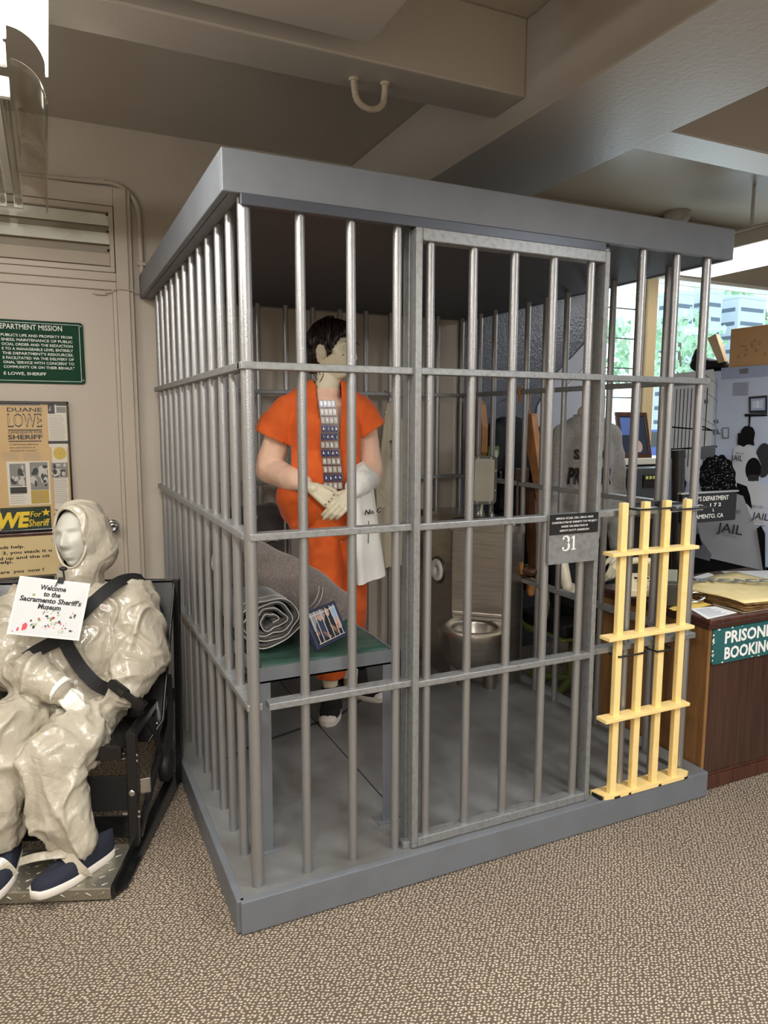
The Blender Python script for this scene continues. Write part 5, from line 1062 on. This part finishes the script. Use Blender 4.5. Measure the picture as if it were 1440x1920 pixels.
mb = MB(); mb.text('SAC CO', FR(-.004, -.2, 1.305), h=.048, w=.19, align='C', bold=.05); nsp = len(mb.v); mb.text('PRISONER', FR(-.002, -.2, 1.175), h=.08, w=.235, align='C', bold=.05, shear=.08)
nv = []
for p in mb.v:
    hit = bv.ray_cast(V((p.x, -.6, p.z)), V((0, 1, 0)))[0]; nv.append(V((p.x, (hit.y if hit else -.1) - .003 + (p.y + .2) * 4, p.z)))
mb.v = nv
for keep in (0, 1):
    m2 = MB(); fs = [f for f in mb.f if (f[0] >= nsp) == bool(keep)]; ids = sorted({i for f in fs for i in f}); rm = {o: n for n, o in enumerate(ids)}
    m2.add([mb.v[i] for i in ids], [[rm[i] for i in f] for f in fs]); m2.build('shirt_lettering', M_ink, hm, local=True)
put('trousers', blob([('e', (0, .02, .86), (.15, .11, .12)), ('c', (-.08, .02, .8), (-.085, .0, .53), .095, .085), ('c', (.08, .02, .8), (.085, .0, .53), .095, .085)], .009, 4, dp(6, .008)), M_unif, hm, True)
mb = MB(); mb.tube([wR + V((.034 * math.cos(a), .02 * math.sin(a) - .006, .03 * math.sin(a) + .01)) for a in [i * 2 * PI / 16 for i in range(17)]], .0028, 6); mb.build('wrist_band', M_ink, hm, local=True)
# ---------------------------------------------------------------- booking desk
dk = thing('booking_desk', 'dark brown wooden booking desk with a worn lighter side panel right of the cell', 'desk', (2.4, .35, 0))
mb = MB(); mb.box((1.874, .005, .705), (2.90, .66, .729)); mb.build('desk_top', M_wood, dk, bevel=.007, seg=3)
mb = MB(); mb.box((1.886, .018, .682), (2.89, .65, .706)); mb.build('molding', M_wood, dk, bevel=.008, seg=3)
mb = MB(); mb.box((1.918, .036, .0), (2.88, .05, .684)); mb.build('front_panel', M_woodp, dk)
mb = MB(); mb.box((1.902, .034, .0), (1.918, .64, .684)); mb.build('side_panel', M_woodl, dk)
mb = MB(); mb.box((1.908, .022, .0), (2.89, .036, .058)); mb.box((1.908, .028, .058), (2.89, .036, .066)); mb.build('base_trim', M_wood, dk, bevel=.004)
mb = MB(); mb.box((2.86, .05, 0), (2.88, .64, .684)); mb.build('far_side_panel', M_woodp, dk)
ps = thing('booking_sign', 'chipped teal sign with white PRISONER BOOKING lettering on the desk front', 'sign', (2.28, .03, .53))
mb = MB(); mb.prism([(1.918 + p.x, .027, .532 + p.y) for p in rrect(.44, .146, .016)], (0, .008, 0)); mb.build('plate', M_teal, ps)
mb = MB(); mb.text('PRISONER', FR(1.986, .0266, .614), h=.048, w=.322, bold=.03); mb.text('BOOKING', FR(1.988, .0266, .548), h=.048, w=.290, bold=.03); mb.build('lettering', M_white, ps)
mb = MB(); g = random.Random(4)
for i in range(26):
    e = g.random(); x, z = (1.9195 + g.random() * .004, .54 + g.random() * .13) if i % 2 else (1.93 + e * .42, .5335 + g.random() * .003 if i % 4 else .6745)
    s = .0014 + g.random() * .0032; mb.poly([(x + s * math.cos(k) * (1 + g.random()), .0266, z + s * math.sin(k)) for k in (0, 1.3, 2.5, 3.6, 5)])
mb.build('paint_chips', M_white, ps)
DT = .7295
def sheet(name, pts, m, label, cat, th=.0012):
    mb = MB(); mb.prism([(p[0], p[1], DT) for p in pts], (0, 0, th)); return tag(mb.build(name, m), label, cat)
sh1 = thing('paper_sheet', 'white printed sheet lying on the front left corner of the desk', 'paper', (1.99, .1, DT))
pp = [(1.931, 0.158, 0.73), (2.062, 0.145, 0.73), (2.058, 0.036, 0.73), (1.869, 0.018, 0.73)]; mb = MB(); mb.prism(pp, (0, 0, .0012)); mb.build('page', M_paper, sh1)
mb = MB(); q = [V(p) for p in pp]
for i in range(8):
    t = .14 + i * .1; a, b = q[0].lerp(q[3], t), q[1].lerp(q[2], t); a, b = a.lerp(b, .12), a.lerp(b, .6 + .28 * rnd.random()); d = (q[3] - q[0]) * .035; mb.poly([a + V((0, 0, .0016)), b + V((0, 0, .0016)), b + d + V((0, 0, .0016)), a + d + V((0, 0, .0016))])
mb.build('print_lines', flat('print_gray', 150, 156, 170), sh1)
sheet('manila_card', [(1.857, 0.201, 0.73), (2.089, 0.283, 0.73), (2.111, 0.182, 0.73), (1.936, 0.146, 0.73), (1.847, 0.168, 0.73)], M_mani, 'yellow manila card under the handcuffs on the desk', 'card')
sheet('white_page', [(2.441, 0.599, 0.73), (2.593, 0.641, 0.73), (2.563, 0.543, 0.73), (2.368, 0.501, 0.73)], M_paper, 'white page lying behind the yellowed ledger on the desk', 'paper')
lg = thing('ledger_newspaper', 'thick yellowed old newspaper bundle with ragged brown page edges on the desk', 'newspaper bundle', (2.25, .3, DT))
A0, B0, C0, D0 = V((2.085, .345, 0)), V((2.10, .03, 0)), V((2.70, .04, 0)), V((2.62, .52, 0))
for k in range(9):
    g = random.Random(k); mb = MB(); j = lambda p: p + V((g.uniform(-.012, .012), g.uniform(-.010, .010), 0)); z = DT + .0005 + k * .0042; q = [j(A0), j(B0), j(C0), j(D0)]
    rows = []
    for u in range(13):
        a, b = q[0].lerp(q[3], u / 12), q[1].lerp(q[2], u / 12); rows.append([a.lerp(b, w_ / 8) + V((0, .004 * g.uniform(-1, 1), z + .010 * k / 8 * math.sin(w_ / 8 * PI * .8 + u * .3) + .0015 * math.sin(u * 1.7 + w_ + k))) for w_ in range(9)])
    mb.grid(rows); o = mb.build('page' if k < 8 else 'front_page', M_ypd if k < 8 else M_yp, lg); s_ = o.modifiers.new('s', 'SOLIDIFY'); s_.thickness = .0034
mb = MB(); mb.box((2.075, .02, DT), (2.62, .34, DT + .0012), 0)
mb.build('backing_board', flat('gray_board', 150, 140, 120), lg)
mb = MB(); KH = PL((2.20, .36, DT + .0505), V((.80, -.42, 0)).normalized(), V((.42, .80, 0)).normalized(), (0, 0, 1)); mb.text('2TCACO', KH, h=.06, w=.36, bold=.05, ext=.001)
mb.build('headline', flat('faded_ink', 120, 128, 132), lg)
sheet('white_papers', [(2.668, 0.625, 0.732), (2.914, 0.543, 0.732), (2.752, 0.421, 0.732), (2.622, 0.454, 0.732)], M_paper, 'white papers fanned at the back of the desk beyond the yellowed bundle', 'papers', .004)
hc = thing('handcuffs', 'pair of steel handcuffs lying on the manila card', 'handcuffs', (2.03, .27, DT))
cH = [V(p) for p in [(2.232, 0.385, 0.737), (2.047, 0.241, 0.737)]]
for i, c_ in enumerate(cH):
    mb = MB(); mb.tube([c_ + V((.052 * math.cos(a), .036 * math.sin(a), .012 + .012 * math.sin(a + i))) for a in [k * 2 * PI / 24 for k in range(25)]], .0075, 8); mb.build('cuff_ring', M_chrome, hc)
    mb = MB(); mb.box((-.03, -.012, -.007), (.03, .012, .007), 0, Matrix.Translation(c_ + V((.045, -.02, .012))) @ Matrix.Rotation(-.7 + i, 4, 'Z')); mb.build('lock_body', M_chrome, hc, bevel=.004)
mb = MB(); mb.tube([cH[0] + V((.05, -.02, .012)), (cH[0] + cH[1]) / 2 + V((.07, 0, .014)), cH[1] + V((.05, .0, .012))], .005, 6); mb.build('chain', M_chrome, hc)
bxm = thing('stamp_box', 'dark metal box with a card standing in its top beside the telephone', 'box', (1.925, .25, DT))
K = Matrix.Translation((1.925, .262, DT)) @ Matrix.Rotation(-.55, 4, 'Z'); mb = MB(); mb.box((-.034, -.048, 0), (.034, .048, .088), 0, K); mb.box((-.037, -.051, .088), (.037, .051, .095), 0, K); mb.build('case', mat('dark_olive_steel', S(66, 64, 56), .4, metal=.3), bxm, bevel=.003)
mb = MB(); KD = K @ PL((.0345, -.012, .055), (0, 1, 0), (0, 0, 1), (1, 0, 0)); mb.lathe([(.026, 0), (.026, .005), (.017, .006), (.016, .003), (.001, .003)], KD, 24); mb.build('dial', M_chrome, bxm)
mb = MB(); mb.box((-.028, .012, .095), (.03, .015, .145), 0, K); mb.build('card', flat('card_gray_green', 150, 154, 140), bxm)
ph = thing('telephone', 'cream desk telephone standing near the left edge of the desk', 'telephone', (1.93, .43, DT))
K = Matrix.Translation((1.945, .445, DT)) @ Matrix.Rotation(-.45, 4, 'Z')
mb = MB(); mb.prism([K @ V(p) for p in ((-.075, -.09, .006), (-.075, .1, .006), (-.075, .1, .075), (-.075, .03, .075), (-.075, -.09, .04))], K.to_3x3() @ V((.15, 0, 0))); mb.build('base', M_cream, ph, bevel=.006)
mb = MB(); mb.box((-.08, -.095, 0), (.08, .105, .007), 0, K); mb.build('foot', M_blkm, ph)
for s in (-.055, .055):
    mb = MB(); mb.box((s - .014, .02, .075), (s + .014, .05, .125), 0, K); mb.build('cradle_post', M_cream, ph, bevel=.004)
mb = MB(); mb.tube([K @ V(p) for p in ((-.115, .045, .105), (-.09, .045, .135), (0, .045, .145), (.09, .045, .135), (.115, .045, .105))], [.022, .018, .014, .018, .022], 12); mb.build('handset', M_cream, ph)
mb = MB()
for i in range(4):
    for j in range(2): mb.box((-.03 + i * .017, -.02 + j * .022, .05 + j * .012), (-.018 + i * .017, -.008 + j * .022, .062 + j * .012), 0, K)
mb.build('keypad', M_blkm, ph)
pt = thing('camera_post', 'black tubular post standing on the desk in front of the jail mural', 'post', (2.33, .6, DT))
mb = MB(); mb.cyl((2.33, .60, DT), (2.295, .60, 1.34), .030); mb.cyl((2.296, .60, 1.325), (2.292, .60, 1.365), .034); mb.build('tube', M_blk, pt, bevel=.002)
mb = MB(); mb.cyl((2.33, .60, DT), (2.33, .60, DT + .014), .055); mb.build('foot', M_blk, pt, bevel=.003)
pb = thing('booking_board', 'black booking letter board with white lines of text fixed to the black post', 'letter board', (2.48, .56, 1.01))
mb = MB(); mb.box((2.285, .55, 1.012), (2.655, .565, 1.155)); mb.build('board', mat('felt_black', S(30, 32, 34), .7), pb, bevel=.003)
mb = MB(); mb.box((2.27, .545, 1.155), (2.66, .569, 1.162)); mb.build('top_rail', M_alu, pb)
mb = MB(); mb.text("SHERIFF'S DEPARTMENT", FR(2.295, .5494, 1.118), h=.022, w=.30, bold=.012); mb.text('1 7 2', FR(2.47, .5494, 1.088), h=.017, w=.075, bold=.02); mb.text('L', FR(2.49, .5494, 1.064), h=.015, bold=.02); mb.text('SACRAMENTO, CA', FR(2.30, .5494, 1.032), h=.020, w=.265, bold=.012); mb.build('lettering', M_white, pb)
# gray cabinet with indicator panel under the window
gc_ = thing('control_cabinet', 'dark gray metal cabinet with a row of small indicator lamps below the window sill', 'cabinet', (3.3, 1.72, 0))
mb = MB(); mb.box((2.98, 1.62, .0), (3.55, 1.88, 1.195)); mb.build('case', flat('cabinet_gray', 70, 74, 76, .45), gc_, bevel=.006)
mb = MB(); mb.box((3.0, 1.45, .885), (3.60, 1.62, .91)); mb.box((3.0, 1.445, .91), (3.60, 1.47, .93)); mb.build('shelf', M_alu, gc_, bevel=.002)
mb = MB(); mb.box((3.09, 1.612, 1.07), (3.26, 1.621, 1.15)); mb.build('indicator_panel', M_blkm, gc_)
for i in range(5):
    mb = MB(); mb.box((3.105 + i * .031, 1.608, 1.122), (3.127 + i * .031, 1.613, 1.142)); mb.build('indicator_lamp', flat('lamp_yellow', 216, 222, 130, .3), gc_)
fw_ = thing('window_photo', 'dark wood framed photo leaning on the window sill behind the gray sweatshirt', 'framed photo', (3.2, 1.87, 1.25))
K, w, h = quadM((3.045, 1.872, 1.565), (3.325, 1.872, 1.56), (3.345, 1.80, 1.252), (3.06, 1.80, 1.252)); mb = MB()
for a, b in (((0, 0, -.012), (w, .03, .006)), ((0, h - .03, -.012), (w, h, .006)), ((0, .03, -.012), (.03, h - .03, .006)), ((w - .03, .03, -.012), (w, h - .03, .006))): mb.box(a, b, 0, K)
mb.build('frame', M_wood, fw_, bevel=.004)
mb = MB(); mb.box((.03, .03, -.006), (w - .03, h - .03, 0), 0, K); mb.poly([K @ V((a * w, b * h, .001)) for a, b in ((.12, .5), (.5, .5), (.5, .88), (.12, .88))], 1); mb.poly([K @ V(((.62 + .12 * math.cos(t)) * w, (.25 + .13 * math.sin(t)) * h, .001)) for t in [i * PI / 7 for i in range(14)]], 2); mb.build('picture', [flat('pic_slate', 52, 62, 78, .2), flat('pic_blue', 96, 122, 186, .2), flat('pic_skin', 206, 176, 156, .2)], fw_)

# ---------------------------------------------------------------- jail mural on a freestanding panel
mu = thing('jail_mural', 'large black and white jail photo mural panel behind the booking desk', 'mural', (3.0, .4, 0))
XM = 2.955
mb = MB(); mb.box((XM, -.9, 0), (XM + .14, 1.375, 1.782)); mb.build('panel', mat('panel_black', S(22, 22, 24), .5), mu, bevel=.003)
mc = [flat('mural_wall', 208, 222, 248, .3), flat('mural_white', 242, 247, 253, .3), flat('mural_black', 14, 14, 16, .35), flat('mural_dark', 58, 60, 66, .35), flat('mural_gray', 128, 132, 140, .35), flat('mural_shirt', 222, 227, 238, .35), flat('mural_shirt_gray', 182, 186, 194, .35), flat('mural_bluegray', 172, 188, 220, .3)]
mb = MB(); nl = [0]
def mp(pts, m):
    nl[0] += 1; mb.poly([(XM - .0006 - nl[0] * .00006, p[1], p[2]) for p in pts], m)
mp([(0, 1.372, .74), (0, -.9, .74), (0, -.9, 1.778), (0, 1.372, 1.778)], 0)
mp([(2.954, 1.36, 1.779), (2.954, 0.993, 1.791), (2.954, 0.982, 1.732), (2.954, 0.977, 1.17), (2.954, 1.287, 1.13), (2.954, 1.329, 1.127)], 1)
mp([(2.954, 0.944, 1.794), (2.954, 0.656, 1.792), (2.954, 0.652, 1.732), (2.954, 0.939, 1.73)], 7)
mp([(2.954, 0.827, 1.781), (2.954, 0.772, 1.783), (2.954, 0.77, 1.755), (2.954, 0.825, 1.755)], 4)
for i in range(11):
    x = 1254 + i * 7.2; mp([(2.954, 1.304, 1.622), (2.954, 1.297, 1.621), (2.954, 1.271, 1.132), (2.954, 1.279, 1.131)] if i < 0 else [(0, lerp((2.954, 1.304, 1.622)[1], (2.954, 1.002, 1.615)[1], i / 11) - d, z) for d, z in ((0, 1.69), (.006, 1.69), (.006, 1.235), (0, 1.235))], 3 if i % 2 else 2)
for p in ([(2.954, 1.34, 1.475), (2.954, 0.976, 1.453), (2.954, 0.976, 1.447), (2.954, 1.339, 1.465)], [(2.954, 1.33, 1.333), (2.954, 0.937, 1.365), (2.954, 0.937, 1.356), (2.954, 1.33, 1.323)], [(2.954, 1.051, 1.477), (2.954, 0.925, 1.436), (2.954, 0.924, 1.43), (2.954, 1.05, 1.468)]): mp(p, 2)
for p in ([(2.954, 1.057, 1.772), (2.954, 0.955, 1.701), (2.954, 0.955, 1.699), (2.954, 1.057, 1.766)], [(2.954, 1.058, 1.682), (2.954, 0.952, 1.613), (2.954, 0.952, 1.61), (2.954, 1.058, 1.679)], [(2.954, 1.054, 1.519), (2.954, 0.945, 1.472), (2.954, 0.945, 1.469), (2.954, 1.054, 1.516)]): mp(p, 4)
for p in ([(2.954, 0.973, 1.507), (2.954, 0.945, 1.513), (2.954, 0.936, 1.492), (2.954, 0.964, 1.486)], [(2.954, 0.976, 1.453), (2.954, 0.941, 1.46), (2.954, 0.928, 1.43), (2.954, 0.967, 1.424)], [(2.954, 1.046, 1.622), (2.954, 1.018, 1.627), (2.954, 1.016, 1.6), (2.954, 1.041, 1.6)]): mp(p, 4)
mp([(2.954, 0.968, 1.737), (2.954, 0.961, 1.737), (2.954, 0.946, 1.338), (2.954, 0.953, 1.337)], 7); mp([(2.954, 1.053, 1.355), (2.954, 0.948, 1.37), (2.954, 0.947, 1.299), (2.954, 1.052, 1.282)], 4)
g0 = V((2.954, 0.857, 1.64)); g1 = V((2.954, 0.766, 1.702))
for i in range(9):
    for j in range(8): y, z = lerp(g0.y, g1.y, i / 8), lerp(g0.z, g1.z, j / 7); mp([(0, y, z), (0, y - .006, z), (0, y - .006, z + .0055), (0, y, z + .0055)], 4)
for p, m in (([(2.954, 0.754, 1.631), (2.954, 0.644, 1.636), (2.954, 0.637, 1.54), (2.954, 0.744, 1.544)], 3), ([(2.954, 0.74, 1.62), (2.954, 0.655, 1.623), (2.954, 0.651, 1.56), (2.954, 0.735, 1.558)], 7), ([(2.954, 0.73, 1.608), (2.954, 0.667, 1.612), (2.954, 0.664, 1.571), (2.954, 0.727, 1.569)], 0), ([(2.954, 0.704, 1.605), (2.954, 0.691, 1.605), (2.954, 0.689, 1.574), (2.954, 0.702, 1.574)], 1), ([(2.954, 0.773, 1.541), (2.954, 0.637, 1.538), (2.954, 0.636, 1.529), (2.954, 0.769, 1.527)], 2), ([(2.954, 0.746, 1.53), (2.954, 0.733, 1.53), (2.954, 0.735, 1.473), (2.954, 0.742, 1.473)], 2), ([(2.954, 0.91, 1.466), (2.954, 0.865, 1.469), (2.954, 0.86, 1.408), (2.954, 0.902, 1.407)], 4), ([(2.954, 0.902, 1.46), (2.954, 0.871, 1.464), (2.954, 0.868, 1.414), (2.954, 0.895, 1.413)], 0)): mp(p, m)
def mell(cx, cy, rx, ry, m, n=22, jag=0, seed=1):
    g = random.Random(seed); c = V(PXM(cx, cy)); e = V(PXM(cx + rx, cy)); t = V(PXM(cx, cy - ry)); mp([(0, c.y + (e.y - c.y) * math.cos(k * 2 * PI / n) * (1 + jag * g.uniform(-1, 1)), c.z + (t.z - c.z) * math.sin(k * 2 * PI / n) * (1 + jag * g.uniform(-1, 1))) for k in range(n)], m)
# print coordinates (u across, v down) to the flat panel
def MY(u):
    t = (u - 720) / 1344.0; return 3.3945 * (1 - .4654 * t) / (t + .4654) - 1.9298
def PXM(u, v):
    y = MY(u); return (0, y, 1.5 - (v - 787) * (3.1816 + .9066 * y) / 1328.0)
mell(1432, 858, 16, 32, 3)
mp([(2.954, 0.822, 1.357), (2.954, 0.784, 1.376), (2.954, 0.735, 1.38), (2.954, 0.698, 1.356), (2.954, 0.654, 1.279), (2.954, 0.654, 1.166), (2.954, 0.826, 1.137), (2.954, 0.836, 1.269)], 5)
mell(1399, 812, 14, 18, 2, jag=.05); mp([(2.954, 0.805, 1.438), (2.954, 0.714, 1.44), (2.954, 0.699, 1.373), (2.954, 0.738, 1.383), (2.954, 0.763, 1.365), (2.954, 0.804, 1.378)], 2)
mp([(2.954, 0.769, 1.099), (2.954, 0.754, 1.164), (2.954, 0.704, 1.191), (2.954, 0.634, 1.182), (2.954, 0.608, 1.165), (2.954, 0.592, 0.961), (2.954, 0.767, 0.938)], 5)
mell(1414, 875, 15, 22, 2); mp([(2.954, 0.726, 1.218), (2.954, 0.662, 1.222), (2.954, 0.659, 1.189), (2.954, 0.723, 1.184)], 3)
mp([(2.954, 0.792, 1.17), (2.954, 0.727, 1.155), (2.954, 0.704, 1.105), (2.954, 0.686, 1.035), (2.954, 0.72, 1.06), (2.954, 0.788, 1.082)], 2)
mp([(2.954, 1.08, 1.037), (2.954, 0.972, 1.094), (2.954, 0.825, 1.117), (2.954, 0.746, 1.101), (2.954, 0.697, 1.005), (2.954, 0.635, 0.913), (2.954, 0.592, 0.805), (2.954, 0.582, 0.718), (2.954, 0.945, 0.726), (2.954, 0.995, 0.798), (2.954, 1.067, 0.85)], 6)
mp([(2.954, 1.296, 0.949), (2.954, 1.078, 1.006), (2.954, 1.004, 0.822), (2.954, 0.925, 0.748), (2.954, 0.937, 0.709), (2.954, 1.281, 0.726)], 4); mp([(2.954, 1.081, 0.832), (2.954, 1.022, 0.857), (2.954, 0.995, 0.792), (2.954, 1.1, 0.763)], 2)
mell(1347, 890, 36, 42, 2, 40, .07, 3); mell(1372, 925, 14, 34, 2, 24, .1, 5)
g = random.Random(8)
for i in range(240):
    a, r = g.random() * 2 * PI, math.sqrt(g.random()); mell(1348 + 33 * r * math.cos(a), 889 + 38 * r * math.sin(a), .9, .9, g.choice((4, 4, 5, 3)), 5)
mell(1277, 878, 11, 32, 3, jag=.04); mp([(2.954, 1.217, 1.184), (2.954, 1.154, 1.201), (2.954, 1.119, 1.144), (2.954, 1.136, 1.048), (2.954, 1.195, 1.106)], 2); mp([(2.954, 1.308, 1.129), (2.954, 1.239, 1.15), (2.954, 1.142, 1.079), (2.954, 1.08, 1.037), (2.954, 1.091, 0.973), (2.954, 1.296, 0.949)], 7)
mp([(2.954, 0.64, 0.94), (2.954, 0.616, 0.958), (2.954, 0.589, 0.919), (2.954, 0.573, 0.717), (2.954, 0.585, 0.718)], 2)
def mtx(t, x, y, h, w, sh=.0, m=2):
    p = PXM(x, y); nl[0] += 8; mb.text(t, LF(XM - .0006 - nl[0] * .00006, p[1], p[2]), h=h, w=w, m=m, ext=.0002, bold=.006, shear=sh)
mtx('JAIL', 1375, 858, .030, .07, .1); mtx('SAC CO', 1383, 846, .008, .05)
mtx('SAC. CO', 1359, 952, .018, .135, .1, 3); mtx('JAIL', 1356, 990, .052, .165, .1, 3); mtx('SAC CO', 1419, 945, .013, .07, .15, 3); mtx('JAIL', 1421, 966, .036, .10, .15, 3)
mb.build('photo_print', mc, mu)
bb = thing('black_bag', 'black cloth bag with tan card standing on top of the mural panel', 'bag', (3.02, 1.1, 1.782))
me = blob([('c', (3.03, 1.17, 1.83), (3.03, 1.00, 1.815), .045, .03), ('c', (3.03, 1.17, 1.83), (3.03, 1.17, 1.90), .04, .03)], .008, 3, wob(14, .008), ); put('cloth', me, M_blkm, bb)
tbx = [V(p) for p in [(3.0, 1.09, 1.973), (3.0, 1.033, 1.99), (3.0, 0.961, 1.832), (3.0, 1.003, 1.826)]]; mb = MB(); mb.prism(tbx, (.03, 0, 0)); mb.build('tan_card', mat('buff_card', S(222, 196, 158), .7), bb, bevel=.002)
cb = thing('cardboard_box', 'brown cardboard box with faint stamped marks on top of the mural panel', 'box', (3.02, .8, 1.782))
mb = MB(); mb.box((2.965, .60, 1.782), (3.085, .905, 2.0)); mb.build('carton', mat('cardboard_brown', S(204, 164, 118), .8), cb, bevel=.003)
mb = MB(); g = random.Random(9)
for i in range(12):
    y, z = .63 + g.random() * .24, 1.84 + g.random() * .09; mb.lathe([(.006, 0), (.008, 0)], PL((2.9642, y, z), (0, -1, 0), (0, 0, 1), (-1, 0, 0)), 10)
mb.box((2.9640, .80, 1.90), (2.9648, .835, 1.903)); mb.build('stamped_marks', flat('stamp_ink', 120, 88, 62), cb)
